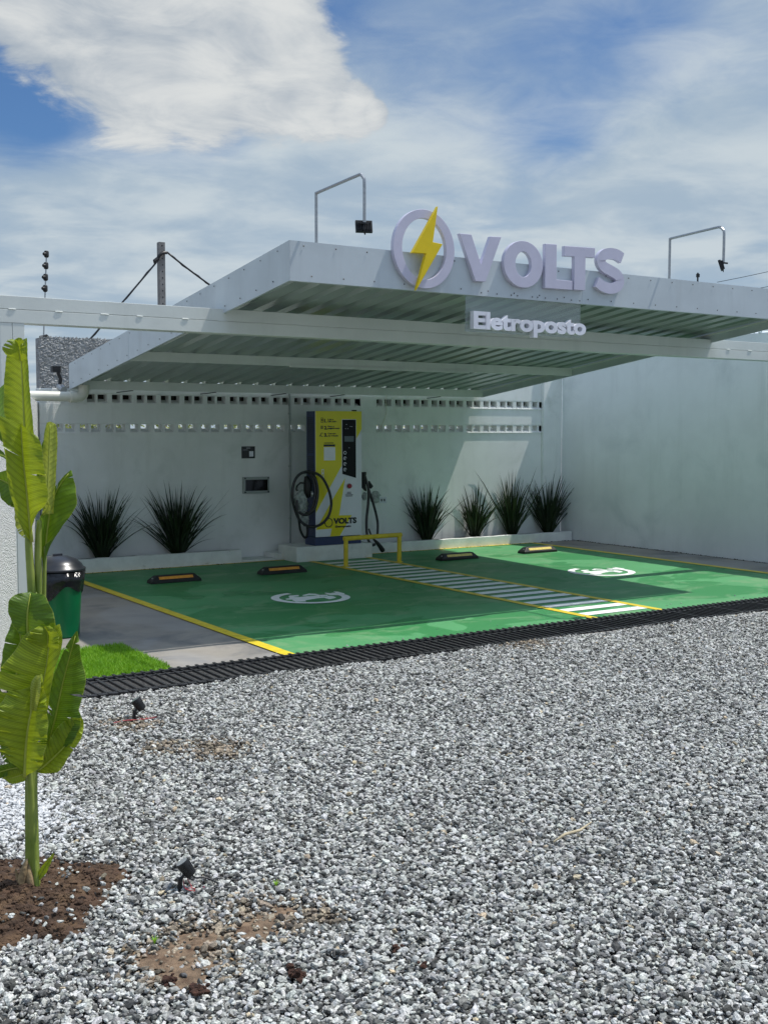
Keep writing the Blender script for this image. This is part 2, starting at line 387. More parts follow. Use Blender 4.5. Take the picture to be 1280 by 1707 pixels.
def text_mesh(txt, x0, x1, z0, z1, y0, y1, bold=.02, keep=True, align_base=None):
    """letters as real geometry fitted to a rectangle in x,z; front at y0, back at y1"""
    cu = bpy.data.curves.new('txt', 'FONT'); cu.body = txt; cu.size = 1; cu.offset = bold; cu.resolution_u = 4
    cu.extrude = .05
    o = bpy.data.objects.new('txt', cu); COL.objects.link(o)
    bpy.context.view_layer.update()
    me = bpy.data.meshes.new_from_object(o.evaluated_get(bpy.context.evaluated_depsgraph_get()))
    co = np.array([v.co[:] for v in me.vertices]); fs = [tuple(p.vertices) for p in me.polygons]
    bpy.data.objects.remove(o); bpy.data.curves.remove(cu); bpy.data.meshes.remove(me)
    mn, mx = co.min(0), co.max(0)
    X = x0+(co[:, 0]-mn[0])/(mx[0]-mn[0])*(x1-x0); Z = z0+(co[:, 1]-mn[1])/(mx[1]-mn[1])*(z1-z0)
    Yc = np.where(co[:, 2] > 0, y0, y1)
    return list(zip(X.tolist(), Yc.tolist(), Z.tolist())), fs

# ------------------------------------------------------------------ setting: ground, floor, walls
XW, YWALL, YD, YD2 = 11.94, 13.5, 7.49, 6.96
g = MB(); g.quad((-150, -150, -.012), (150, -150, -.012), (150, 250, -.012), (-150, 250, -.012))
struct(g.build('ground', 'ground_grit'))
g = MB(); g.box(1.0, XW, YD, YWALL, -.06, -.002); struct(g.build('concrete_floor', 'concrete', bevel=.004))
g = MB(); g.box(4.04, 11.05, YD, 13.16, -.001, .002); struct(g.build('green_parking_floor', 'green_floor'))
def strip(mb, a, b, wd, z=.0065):
    a, b = Vector(a), Vector(b); d = (b-a).normalized(); n = Vector((-d.y, d.x))*wd/2
    mb.quad((*(a-n), z), (*(b-n), z), (*(b+n), z), (*(a+n), z)) if False else mb.add([(*(a-n), z), (*(b-n), z), (*(b+n), z), (*(a+n), z)], [(0, 1, 2, 3)])
g = MB(); strip(g, (4.007, YD+.005), (4.007, 13.14), .10); strip(g, (4.06, 13.115), (6.9, 13.115), .05); strip(g, (8.03, 13.115), (11.03, 13.115), .05)
strip(g, (11.086, YD+.005), (11.086, 13.14), .10); strip(g, (7.114, YD+.005), (7.114, 13.1), .085); strip(g, (7.971, YD+.005), (7.971, 12.95), .085)
struct(g.build('yellow_bay_lines', 'yellow_paint'))
g = MB()
y = YD+.26; k = 0
while y < 12.72:
    strip(g, (7.162, y), (7.923, y), .135, .0062); y += .262
struct(g.build('white_hatching', 'white_marking'))

# parking symbols painted on the floor
inA = [(5.31, 10.063), (5.361, 10.072), (5.419, 10.206), (5.449, 10.237), (5.544, 10.22), (5.514, 10.164), (5.454, 10.165), (5.432, 10.118), (5.484, 10.085), (5.56, 10.098), (5.7, 10.076), (5.673, 10.013), (5.733, 9.987), (5.773, 10.011), (5.8, 9.982), (5.785, 9.881), (5.74, 9.849), (5.677, 9.829), (5.677, 9.889), (5.683, 9.946), (5.629, 9.95), (5.531, 9.922), (5.438, 9.892), (5.408, 9.823), (5.32, 9.862), (5.326, 9.951), (5.367, 9.996), (5.304, 10.037)]
inB = [(5.569, 10.185), (5.683, 10.257), (5.729, 10.196), (5.725, 10.104), (5.806, 10.084), (5.78, 10.038), (5.715, 10.048), (5.697, 10.078), (5.683, 10.162), (5.644, 10.187), (5.598, 10.167)]
inC = [(5.847, 10.217), (5.86, 10.209), (5.874, 10.155), (5.915, 10.141), (5.959, 10.178), (5.975, 10.252), (6.003, 10.214), (5.999, 10.069), (5.964, 10.034), (5.897, 10.026), (5.825, 10.085)]
cx, cy = 5.565, 10.01
g = MB()
for z0, z1, ps in ((.0025, .0072, inA), (.0025, .0076, inB), (.0025, .0074, inC)):
    g.prism(ps, z0, z1, 'z')
vs = []; n = 60
for i in range(n+1):
    a = R(98+(385-98)*i/n)
    r0, r1 = .40, .315
    vs += [(cx+r0*math.cos(a), cy+r0*math.sin(a), .0068), (cx+r1*math.cos(a), cy+r1*math.sin(a), .0068)]
g.add(vs, [(2*i, 2*i+1, 2*i+3, 2*i+2) for i in range(n)])
sym = g.build('parking_symbol', 'white_marking')
tag(sym, 'white painted electric vehicle symbol in the darker left bay', 'floor marking', 'vehicle symbols painted on the bays')
s2 = sym.copy(); COL.objects.link(s2); s2.location = (3.955, -.02, 0)
s2['label'] = 'white painted electric vehicle symbol on the sunlit green of the right bay'

# back wall with two rows of perforated blocks
bw = thing('back_wall', 'white plastered back wall with two rows of perforated vent blocks behind the charger', 'wall', (7.9, 13.5, 0))
Y0, Y1 = 13.5, 13.64
g = MB(); X0, X1 = 3.88, 11.57
g.box(X0, X1, Y0, Y1, 0, 1.655); g.box(X0, X1, Y0-.001, Y1, 1.768, 2.012)
g.box(X0, 10.30, Y0, Y1, 2.128, 2.182); g.box(10.30, X1, Y0, Y1, 2.128, 2.62)
g.box(8.30, 8.565, Y0-.006, Y1-.002, 1.6551, 2.1645)
g.box(3.88, 8.2, Y0-.012, Y0+.01, 0, .6) if False else None
g.box(X1, XW, Y0-.05, Y1, 0, 2.75)
g.build('plaster_panel', 'wall_paint', bw, bevel=.006)
def row(z0, z1, closed, start):
    g = MB(); per = .3134
    for xa, xb in ((start, 8.299), (8.566, X1)):
        x = xa
        g.box(X0, xa, Y0, Y1, z0, z1) if xa == start else None
        while x < xb-.01:
            e = min(x+per, xb)
            # webs between the two cells of a block and between neighbouring blocks
            g.box(min(x+.104, e), min(x+.134, e), Y0+.003, Y1-.003, z0+.012, z1-.008)
            g.box(min(x+.25, e), e, Y0+.002, Y1-.003, z0+.012, z1-.008)
            x += per
        g.box(xa, xb, Y0+.001, Y1-.002, z0, z0+.012); g.box(xa, xb, Y0+.001, Y1-.002, z1-.008, z1)
        g.box(xa, xb, Y0-.012, Y0+.02, z0-.010, z0-.0005)
        g.prism([(Y0+.006, z0+.0125), (Y1-.03, z0+.0125), (Y1-.03, z0+.055)], xa+.003, xb-.003, 'x')      # sloping sill inside the openings
        if closed: g.mi = 1; g.box(xa, xb, Y1-.02, Y1-.004, z0+.012, z1-.008); g.mi = 0  # added dark backing panel, its colour stands in for shade inside the openings
    g.build('vent_block_row', ['wall_paint', 'soil_and_vent_shade'], bw)
row(1.655, 1.768, False, 4.05); row(2.012, 2.128, True, 4.45)

rw = MB(); rw.box(XW, XW+.16, -2.0, 13.45, 0, 2.93)
for i in range(160):      # ragged mortar left along the top of the wall
    yy = random.uniform(4, 13.3); rw.box(XW+random.uniform(-.015, .02), XW+.15, yy, yy+random.uniform(.02, .07), 2.925, 2.93+random.uniform(.005, .035))
tag(rw.build('side_wall', 'side_wall_paint', bevel=.008), 'tall smooth grey white wall shaded along the right side of the yard', 'wall')
# left boundary wall running from the gate post to the back corner
g = MB(); a = Vector((2.54, 9.36)); b = Vector((3.88, 13.56)); d = (b-a).normalized(); n = Vector((-d.y, d.x))*.14
g.prism([tuple(a), tuple(b), tuple(b+n), tuple(a+n)], 0, 2.02, 'z')
tag(g.build('boundary_wall', 'stucco_white', bevel=.006), 'white side wall between the gate post and the back wall, mostly hidden by the banana leaves', 'wall')
a = Vector((2.288, 8.62)); dd = Vector((math.cos(R(52)), math.sin(R(52)))); b = a-dd*4.5; n = Vector((-dd.y, dd.x))*.13
g = MB(); g.prism([tuple(a), tuple(a+n), tuple(b+n), tuple(b)], 0, 1.76, 'z')
tag(g.build('stucco_wall', 'stucco_white', bevel=.008), 'bright white rough stucco wall at the left edge of the photo, behind the banana plant', 'wall')
# rough grey wall beyond
g = MB(); nx, nz = 90, 120; vs = []
for j in range(nz+1):
    for i in range(nx+1):
        x = 4.47+1.15*i/nx; z = 1.2+1.75*j/nz
        yy = 15.5+(rng.random()-.5)*.010
        if j == nz: z += (rng.random()-.5)*.03
        if i == 0: x += (rng.random()-.5)*.03
        vs.append((x, yy, z))
g.add(vs, [(j*(nx+1)+i, j*(nx+1)+i+1, (j+1)*(nx+1)+i+1, (j+1)*(nx+1)+i) for j in range(nz) for i in range(nx)])
g.box(4.485, 5.60, 15.54, 15.72, 0, 2.93); g.box(4.485, 5.60, 15.47, 15.54, 0, 1.2)
tag(g.build('neighbour_wall', 'stucco_grey', smooth=False), 'rough unpainted grey rendered wall rising above the left end of the back wall', 'wall')

# garden curbs along the back wall
def planter(x0, x1, h, label):
    p = thing('planter_curb', label, 'planter', ((x0+x1)/2, 13.3, 0), group='low white planters along the back wall')
    g = MB(); n = 26
    vs = []
    for i in range(n+1):
        x = x0+(x1-x0)*i/n; hh = h+(rng.random()-.5)*.008; q = (rng.random()-.5)*.008
        vs += [(x, 13.14+q, 0), (x, 13.145+q, hh), (x, 13.245, hh-.002), (x, 13.25, 0)]
    g.add(vs, [(4*i+k, 4*(i+1)+k, 4*(i+1)+k+1, 4*i+k+1) for i in range(n) for k in range(3)]+[(0, 1, 2, 3), (4*n+3, 4*n+2, 4*n+1, 4*n)])
    g.build('curb', 'curb_paint', p)
    s = MB(); s.box(x0+.01, x1-.01, 13.25, 13.498, 0, h-.03); s.build('planting_soil', 'soil_and_vent_shade', p)
planter(4.02, 6.31, .168, 'low white planter curb holding the two black tufts left of the charger')
planter(8.12, 11.9, .135, 'long low white planter curb with four tufts right of the charger, ending at the side wall')
g = MB(); g.box(6.315, 6.80, 13.15, 13.495, 0, .03); g.box(6.80, 7.0, 13.17, 13.495, 0, .09)
tag(g.build('wall_ledge', 'curb_paint', bevel=.01), 'low white masonry ledge on the floor between left planter and charger plinth', 'ledge')

# ------------------------------------------------------------------ drain grate across the yard
dr = thing('drain_channel', 'long black slotted drain grate between the gravel and the green bays', 'drain', (7, 7.2, 0))
g = MB(); g.box(1.9, XW-.01, YD2+.01, YD-.01, -.010, .003); g.build('channel_bed', 'grit_dark', dr)
g = MB()
for yy in (YD2+.005, YD-.045): g.box(1.9, XW-.01, yy, yy+.035, -.004, .020)
for yy in (YD2+.07, YD-.115): g.box(1.9, XW-.01, yy, yy+.018, -.003, .012)
x = 1.93; k = 0
while x < XW-.04:
    w_ = .012 if k % 8 else .022
    g.box(x, x+w_, YD2+.038, YD-.043, -.003, .017); 
    g.box(x-.004, x+w_+.006, YD2-.01, YD2+.035, .0201, .026); g.box(x-.004, x+w_+.006, YD-.047, YD+.004, .0201, .026)
    x += .068; k += 1
g.build('grate', 'grate_black', dr, bevel=.002)
g = MB()
yy = YD2-.035; vs = []
for i in range(61):
    x = 5.6+6.3*i/60; vs += [(x, yy-.02-rng.random()*.02, .003), (x, YD2+.004, .004+rng.random()*.008)]
g.add(vs, [(2*i, 2*i+2, 2*i+3, 2*i+1) for i in range(60)]); g.build('mortar_edge', 'concrete', dr)

# ------------------------------------------------------------------ gate frame: post and beam
gf = thing('gate_frame', 'white steel post and long beam of two welded channels crossing under the canopy', 'beam', (2.43, 9.2, 0))
g = MB(); g.box(2.330, XW-.005, 9.13, 9.29, 2.530, 2.632); g.box(2.330, XW-.005, 9.13, 9.29, 2.636, 2.738); g.box(2.34, XW-.01, 9.138, 9.28, 2.631, 2.637)
rs = random.Random(3)
x = 2.4
while x < 11.8:           # stitch welds along the seam
    g.tube([(x, 9.129, 2.634), (x+.03, 9.127, 2.635), (x+.05+rs.random()*.03, 9.129, 2.634)], .0045, 6); x += .30+rs.random()*.12
g.build('beam', 'steel_white', gf, bevel=.006)
g = MB(); g.box(2.334, 2.426, 9.133, 9.285, 0, 2.529); g.box(2.430, 2.522, 9.133, 9.285, 0, 2.529); g.box(2.425, 2.431, 9.141, 9.28, 0, 2.52)
g.build('post', 'steel_white', gf, bevel=.006)

# ------------------------------------------------------------------ canopy
FX, FR, FY, FB = 4.224, 10.38, 7.905, 13.45
bot = lambda y: 2.849-.1225*(y-FY); top = lambda y: 3.158-.1234*(y-FY)
cn = thing('canopy', 'light grey metal canopy with riveted fascia sloping down to the back wall', 'canopy', (7.1, 10.3, 2.4))
def screws(mb, pts, ax):
    mb.mi = 1
    for p in pts:
        r = .0065; vs = []
        for j in range(6):
            a = j*math.pi/3
            vs.append((p[0]+r*math.cos(a), p[1]-.004, p[2]+r*math.sin(a)) if ax == 'y' else (p[0]-.004, p[1]+r*math.cos(a), p[2]+r*math.sin(a)))
        vs.append(tuple(Vector(p)+(Vector((0, -.010, 0)) if ax == 'y' else Vector((-.010, 0, 0)))))
        mb.add(vs, [(j, (j+1) % 6, 6) if ax == 'y' else ((j+1) % 6, j, 6) for j in range(6)])
    mb.mi = 0
g = MB(); g.box(FX, FR, FY, FY+.02, bot(FY), top(FY)); g.box(FX+.01, FR-.01, FY+.02, FY+.06, bot(FY)+.001, bot(FY)+.006)
pts = []
x = FX+.12
while x < FR: pts += [(x, FY, 3.158-.035), (x+.07, FY, 2.849+.045)]; x += .29
screws(g, pts, 'y'); g.box(FX+3.02, FX+3.024, FY-.0015, FY, bot(FY)+.002, top(FY)-.002); g.box(FX+.0, FX+.004, FY-.002, FY, bot(FY), top(FY))
g.build('front_fascia', ['steel_grey', 'screw_dark'], cn)
def side(x0, x1, nm):
    g = MB(); g.prism([(FY+.021, bot(FY)), (FB, bot(FB)), (FB, top(FB)), (FY+.021, top(FY))], x0, x1, 'x')
    pts = []; y = FY+.2
    while y < FB: pts += [(x0, y, top(y)-.035), (x0, y+.08, bot(y)+.045)]; y += .30
    if x0 < 5: screws(g, pts, 'x')
    yj = 11.45; g.prism([(yj, bot(yj)+.002), (yj+.004, bot(yj)+.002), (yj+.004, top(yj)-.002), (yj, top(yj)-.002)], x0-.0015, x0, 'x')
    g.build(nm, ['steel_grey', 'screw_dark'], cn)
side(FX, FX+.02, 'left_fascia'); side(FR-.02, FR, 'right_fascia')
# corrugated roof sheet
g = MB(); per = .247; prof = []; x = FX+.022
while x < FR-.022-per*.4:
    prof += [(x, 0), (x+.135, 0), (x+.158, .036), (x+.218, .036), (x+.241, 0)]; x += per
prof = [p for p in prof if p[0] < FR-.022]
def sheet(off, flip):
    vs = []
    ys = [FY+.065, 9.7, 9.7, 11.6, 11.6, 13.53]
    for x, h in prof:
        for yq in ys: vs.append((x, yq, bot(yq)+.105+h+off))
    k = len(ys)
    fs = [(i*k+j, (i+1)*k+j, (i+1)*k+j+1, i*k+j+1) for i in range(len(prof)-1) for j in range(k-1)]
    if flip: fs = [f[::-1] for f in fs]
    g.add(vs, fs)
sheet(0, True); sheet(.002, False)
g.build('roof_sheet', 'roof_sheet', cn)
def purlin(y, h, nm='purlin', x0=FX+.021, x1=FR-.021):
    g = MB(); zt = bot(y)+.103; g.box(x0, x1, y, y+.05, zt-h, zt)
    for q in range(3): xx = x0+2.0*q+.9; g.box(xx, xx+.003, y-.0015, y, zt-h+.004, zt-.004)
    g.build(nm, 'steel_white', cn, bevel=.003)
purlin(11.48, .10); purlin(13.40, .105)
g = MB(); g.box(6.12, 8.65, 11.465, 11.479, bot(11.48)-.012, bot(11.48)+.022); g.build('led_batten', 'steel_white', cn, bevel=.002)
for q in range(2):
    g = MB(); g.prism([(FY+.07, bot(FY+.07)+.085), (13.38, bot(13.38)+.085), (13.38, bot(13.38)+.10), (FY+.07, bot(FY+.07)+.10)], (FR-.05, FX+.022)[q], (FR-.022, FX+.05)[q], 'x'); g.build('edge_angle', 'steel_white', cn)
for x in (5.0, 6.1, 7.1, 8.0, 9.6):       # rag bars tying the rear purlin to the wall
    g = MB(); g.tube([(x, 13.41, bot(13.4)-.004), (x-.10, 13.46, bot(13.4)-.02), (x-.18, 13.5, bot(13.4)-.03)], .006, 6); g.build('wall_tie', 'screw_dark', cn)

# drain pipe from the gutter
pp = thing('gutter_pipe', 'cream plastic drain pipe with elbow under the lower left canopy corner', 'pipe', (4.0, 13.3, 2.0))
g = MB(); g.tube([(3.2, 13.32, 2.085), (3.9, 13.3, 2.083), (4.25, 13.3, 2.08)], .058, 20); g.build('pipe', 'pipe_cream', pp, smooth=True, auto=True)
g = MB(); g.tube([(4.2, 13.3, 2.08), (4.26, 13.3, 2.08), (4.262, 13.3, 2.08), (4.30, 13.3, 2.085), (4.335, 13.3, 2.11), (4.35, 13.3, 2.15), (4.35, 13.3, 2.22)], [.068, .068, .063, .064, .066, .066, .066], 20)
g.tube([(4.18, 13.3, 2.08), (4.205, 13.3, 2.08)], .071, 20); g.build('elbow', 'pipe_cream', pp, smooth=True, auto=True)
# camera-like sensor and clamp on the outer rear corner
sc = thing('corner_bracket', 'small dark bracket and clamp hanging by the rear left corner of the canopy', 'bracket', (4.1, 13.44, 2.2))
g = MB(); g.box(4.02, 4.12, 13.42, 13.49, 2.37, 2.44); g.tube([(4.09, 13.44, 2.37), (4.12, 13.44, 2.29), (4.11, 13.44, 2.23)], .022, 10); g.build('bracket', 'insulator_black', sc)
g = MB(); g.tube([(4.11, 13.46, 2.20), (4.13, 13.36, 2.16)], .042, 16); g.build('clamp', 'galvanised', sc, smooth=True, auto=True)

# ------------------------------------------------------------------ sign letters on the fascia
sg = thing('shop_sign', 'large lilac VOLTS lettering with ring and yellow bolt on the front fascia', 'sign', (6.2, FY, 2.9))
LY0, LY1 = 7.862, FY-.002
def letter(nm, polys, label, m='letter_lilac', y0=LY0, y1=LY1):
    g = MB()
    for p in polys: g.prism(p, y0, y1)
    o = g.build(nm, m, sg, bevel=.003); o['label'] = label; return o
g = MB(); ringmesh(g, 5.458, 3.189, .308, .323, .221, .250, LY0, LY1, 72); g.build('ring_emblem', 'letter_lilac', sg, bevel=.003)
letter('lightning_bolt', [[(5.566, 3.543), (5.309, 3.142), (5.449, 3.146), (5.351, 2.839), (5.617, 3.238), (5.518, 3.246)]], 'yellow lightning bolt crossing the ring', 'bolt_yellow', 7.825, LY0-.001)
letter('letter', [[(5.815, 3.350), (5.942, 3.352), (6.047, 3.111), (6.147, 3.355), (6.265, 3.360), (6.098, 2.967), (5.989, 2.963)]], 'lilac letter V')
g = MB(); ringmesh(g, 6.514, 3.146, .221, .203, .090, .110, LY0, LY1, 56); o = g.build('letter', 'letter_lilac', sg, bevel=.003); o['label'] = 'first round lilac letter, O'
letter('letter', [[(6.762, 3.347), (6.896, 3.352), (6.896, 3.041), (7.086, 3.041), (7.086, 2.961), (6.762, 2.957)]], 'lilac letter L')
letter('letter', [[(6.988, 3.347), (7.357, 3.360), (7.357, 3.269), (7.242, 3.266), (7.242, 2.967), (7.107, 2.964), (7.107, 3.260), (6.988, 3.256)]], 'lilac letter T')
cl = smoothpts([(7.703, 3.294, 0), (7.636, 3.321, 0), (7.542, 3.325, 0), (7.465, 3.301, 0), (7.434, 3.251, 0), (7.470, 3.201, 0), (7.553, 3.171, 0), (7.641, 3.137, 0), (7.679, 3.088, 0), (7.651, 3.033, 0), (7.563, 3.007, 0), (7.470, 3.018, 0), (7.392, 3.054, 0)], 6)
L_, R_ = [], []
for i, p in enumerate(cl):
    d = (cl[min(i+1, len(cl)-1)]-cl[max(i-1, 0)]).normalized(); n = Vector((-d.y, d.x, 0))*.050
    L_.append(((p+n).x, (p+n).y)); R_.append(((p-n).x, (p-n).y))
g = MB(); vs = []
for a, b in zip(L_, R_): vs += [(a[0], LY0, a[1]), (b[0], LY0, b[1]), (a[0], LY1, a[1]), (b[0], LY1, b[1])]
k = len(L_); fs = [(0, 2, 3, 1), (4*k-4, 4*k-3, 4*k-1, 4*k-2)]
for i in range(k-1):
    a = 4*i; b = a+4; fs += [(a, b, b+1, a+1), (a+2, a+3, b+3, b+2), (a, a+2, b+2, b), (a+1, b+1, b+3, a+3)]
g.add(vs, [f[::-1] for f in fs]); o = g.build('letter', 'letter_lilac', sg); o['label'] = 'lilac letter S'
bm = bmesh.new(); bm.from_mesh(o.data); bmesh.ops.recalc_face_normals(bm, faces=bm.faces); bm.to_mesh(o.data); bm.free()

hs = thing('hanging_sign', 'clear acrylic plate below the fascia with white Eletroposto letters', 'sign', (6.59, 7.93, 2.53))
g = MB(); g.box(5.934, 7.249, 7.930, 7.936, 2.540, 2.89); g.build('acrylic_plate', 'acrylic', hs)
g = MB(); vs, fs = text_mesh('Eletroposto', 5.982, 7.271, 2.516, 2.713, 7.875, 7.928, .04); g.add(vs, fs); g.build('lettering', 'letter_white', hs)
for x in (6.08, 6.25, 6.41, 6.48, 6.65, 6.71, 6.80, 6.94, 7.11, 7.21):
    g = MB(); g.tube([(x, 7.898, 2.875), (x, 7.9, 2.875)], .006, 8); g.build('bolt', 'screw_dark', hs)

# ------------------------------------------------------------------ floodlight arms above the fascia
def flood(x, ln, label, turn, z_end):
    f = thing('floodlight', label, 'floodlight', (x, FY+.03, 3.1), group='floodlights on bent arms above the sign')
    g = MB()
    y0 = FY+.035
    path = [(x, y0, 3.15), (x, y0, 3.552)]
    g.tube(path, .0125, 8)
    arm = [(x, y0, 3.547), (x, y0-ln+.10, 3.57), (x, y0-ln+.05, 3.565), (x, y0-ln+.015, 3.54), (x, y0-ln, 3.495), (x, y0-ln, z_end)]
    g.tube(smoothpts(arm, 4)[0:], .0125, 8); g.build('arm', 'galvanised', f, smooth=True, auto=True)
    ye = y0-ln
    g = MB(); g.box(-.062, .062, .012, .036, -.045, .045)
    for i in range(9): xx = -.05+i*.0125; g.box(xx-.002, xx+.002, -.002, .012, -.035, .035)
    g.mi = 1; g.box(-.054, .054, .0361, .0375, -.038, .038)
    h = g.build('lamp_head', ['insulator_black', 'lamp_glass'])
    h.location = (x, ye, z_end-.02); h.rotation_euler = (R(-18), 0, turn)
    bpy.context.view_layer.update(); h.parent = f; h.matrix_parent_inverse = WI[f.name]
    g = MB(); g.box(x-.055, x+.055, ye-.006, ye+.006, z_end-.012, z_end+.002); g.tube(smoothpts([(x, ye, z_end), (x-.01, ye-.01, z_end-.06), (x+.012, ye+.01, z_end-.085), (x+.02, ye+.02, z_end-.05)], 4), .004, 6)
    g.build('yoke', 'insulator_black', f)
flood(4.478, .716, 'floodlight on a bent pipe above the left end of the fascia, seen from behind', R(-22), 3.215)
flood(8.405, .664, 'floodlight on a bent pipe right of the sign, seen edge on', R(38), 3.241)
g = MB(); g.tube([(8.87, 8.0, 3.13), (8.87, 8.0, 3.262)], .008, 8); g.tube([(8.85, 7.98, 3.215), (8.85, 7.98, 3.247)], .018, 8)
tag(g.build('roof_sensor', 'insulator_black', smooth=True, auto=True), 'tiny dark sensor stub standing on the fascia near the right floodlight', 'sensor')

# ------------------------------------------------------------------ charger
pl = MB(); pl.box(6.90, 8.039, 12.767, 13.28, 0, .197)
pl = pl.build('charger_plinth', 'curb_paint', bevel=.012); tag(pl, 'white masonry block under the charger at the head of the hatching', 'plinth')
ch = thing('charging_station', 'yellow and white cabinet charger with navy sides on a white plinth', 'charger', (7.55, 12.95, .197))
CX0, CX1, CY, CZ0, CZ1 = 7.206, 7.901, 12.817, .308, 1.938
g = MB(); g.box(CX0, CX1, CY+.012, 13.06, CZ0, CZ1-.004)
g.build('cabinet', 'navy_metal', ch, bevel=.006)
g = MB()
for blk in ((1.40, 1.86), (1.0, 1.36)):
    z = blk[0]
    while z < blk[1]: g.box(CX0-.004, CX0-.0005, CY+.06, CY+.20, z, z+.012); z += .026
g.build('side_vents', 'ink_black', ch)
g = MB(); g.box(CX0-.012, CX1-.01, CY-.004, 13.08, .198, CZ0-.004); g.build('base', 'navy_metal', ch, bevel=.004)
pxc = lambda x, y: (CX0+(x-312)/526*(CX1-CX0), CZ1-(y-103)/1427*(CZ1-CZ0))
def poly(nm, pts, m, lvl, parent, th=.0015):
    y1 = CY-.0016*lvl; g = MB(); g.prism([pxc(*p) for p in pts], y1-.0014, y1); return g.build(nm, m, parent)
g = MB(); g.box(CX0, CX1, CY, CY+.0115, CZ0, CZ1); fp = g.build('front_panel', 'panel_white', ch, bevel=.002)
poly('yellow_field', [(313, 104), (837, 104), (837, 310), (313, 1255)], 'panel_yellow', 0, fp)
poly('yellow_bolt', [(645, 868), (500, 1110), (313, 1446), (492, 1440), (474, 1529), (584, 1528), (722, 1297), (576, 1292)], 'panel_yellow', 0, fp)
poly('panel_border', [(607, 195), (774, 195), (776, 878), (607, 828)], 'panel_white', 1, fp)
sp = poly('control_panel', [(613, 201), (768, 201), (770, 869), (613, 820)], 'screen_black', 2, ch)
poly('display', [(636, 388), (744, 388), (742, 452), (636, 450)], 'display_grey', 3, sp)
def ticon(nm, fn, m='ink_black', lvl=2, parent=fp):
    g = MB(); fn(g, CY-.0016*lvl-.0014, CY-.0016*lvl); return g.build(nm, m, parent)
def ring(g, x, y, r, r2, y0, y1, n=24, a0=0, a1=360):
    c = pxc(x, y); k = (CX1-CX0)/526; ringmesh(g, c[0], c[1], r*k, r*k, r2*k, r2*k, y0, y1, n, a0, a1)
for q, y in enumerate((578, 641, 706, 770)):
    ticon('status_icon', lambda g, a, b: (ring(g, 643, y, 17, 12, a, b, 20, 0, (360, 300, 290, 310)[q]), g.prism([pxc(*p) for p in ((638, y-4), (648, y-4), (646, y+5), (640, y+5))], a, b) if q else None), 'letter_white', 3, sp)
for x, y, w_ in ((655, 252, 12), (700, 274, 10), (716, 276, 12), (645, 300, 9), (672, 300, 9), (684, 519, 12)):
    ticon('indicator_mark', lambda g, a, b: g.prism([pxc(*p) for p in ((x, y), (x+w_, y), (x+w_, y+6), (x, y+6))], a, b), 'galvanised', 3, sp)
def txt(s, x0, x1, y0, y1, lvl=2, bold=.03, nm='lettering', m='ink_black', par=fp):
    a = pxc(x0, y1); b = pxc(x1, y0); vs, fs = text_mesh(s, a[0], b[0], a[1], b[1], CY-.0016*lvl-.0014, CY-.0016*lvl, bold)
    g = MB(); g.add(vs, fs); return g.build(nm, m, par)
txt('1.', 408, 438, 192, 236, bold=.05); txt('2.', 408, 444, 272, 314, bold=.05); txt('3.', 408, 444, 352, 396, bold=.05)
txt('Leia o', 449, 512, 190, 208, bold=.05); txt('QR code', 449, 548, 212, 234, bold=.05)
txt('Faça o', 449, 522, 270, 288, bold=.05); txt('pagamento', 449, 582, 291, 312, bold=.05)
txt('Conecte', 449, 540, 350, 368, bold=.05); txt('no veículo', 449, 566, 374, 392, bold=.05)
def box(g, x0, x1, y0, y1, a, b): g.prism([pxc(*p) for p in ((x0, y0), (x1, y0), (x1, y1), (x0, y1))], a, b)
ticon('phone_icon', lambda g, a, b: (box(g, 372, 376, 180, 236, a, b), box(g, 392, 396, 180, 236, a, b), box(g, 376.1, 391.9, 180, 185, a, b), box(g, 376.1, 391.9, 231, 236, a, b), box(g, 379, 389, 198, 216, a, b)))
ticon('card_icon', lambda g, a, b: [box(g, 368, 396, y, y+8, a, b) for y in (272, 285, 298)])
ticon('plug_icon', lambda g, a, b: (ring(g, 386, 372, 20, 15, a, b, 20, 60, 290), g.prism([pxc(*p) for p in ((352, 388), (370, 366), (376, 370), (358, 392))], a, b)))
ticon('white_card', lambda g, a, b: box(g, 404, 532, 512, 662, a, b), 'letter_white')
ticon('caption_bar', lambda g, a, b: (box(g, 402, 530, 482, 505, a, b), [box(g, 408+i*12, 416+i*12, 460, 471, a, b) for i in range(9)]))
ticon('outlet_icon', lambda g, a, b: (box(g, 378, 384, 760, 870, a, b), box(g, 398, 404, 760, 870, a, b), box(g, 384.1, 397.9, 760, 766, a, b), box(g, 386, 396, 800, 812, a, b), box(g, 386, 396, 840, 850, a, b)), 'letter_white')
ticon('small_notice', lambda g, a, b: [box(g, 690-w_, 690+w_, y, y+7, a, b) for y, w_ in ((1028, 22), (1043, 25), (1058, 44), (1072, 38))])
eb = MB(); c = pxc(690, 960)
eb.prism(ellipse(c[0], c[1], .038, .038, 24), CY-.006, CY-.0016); eb = eb.build('emergency_button', 'galvanised', ch)
g = MB(); g.prism(ellipse(c[0], c[1], .029, .029, 24), CY-.032, CY-.0061); g.build('button_cap', 'button_red', eb, bevel=.004)
txt('VOLTS', 508, 776, 1322, 1392, bold=.055); txt('Eletroposto', 531, 711, 1408, 1440, bold=.045)
ticon('ring_emblem', lambda g, a, b: ring(g, 456, 1370, 47, 38, a, b, 36))
ticon('bolt_emblem', lambda g, a, b: g.prism([pxc(*p) for p in ((478, 1316), (436, 1376), (458, 1376), (440, 1430), (484, 1362), (464, 1362))], a, b), 'panel_yellow', 3)
g = MB(); g.box(7.80, 7.845, CY+.03, CY+.09, CZ1-.002, CZ1+.018); g.build('beacon', 'ink_black', ch, bevel=.004)

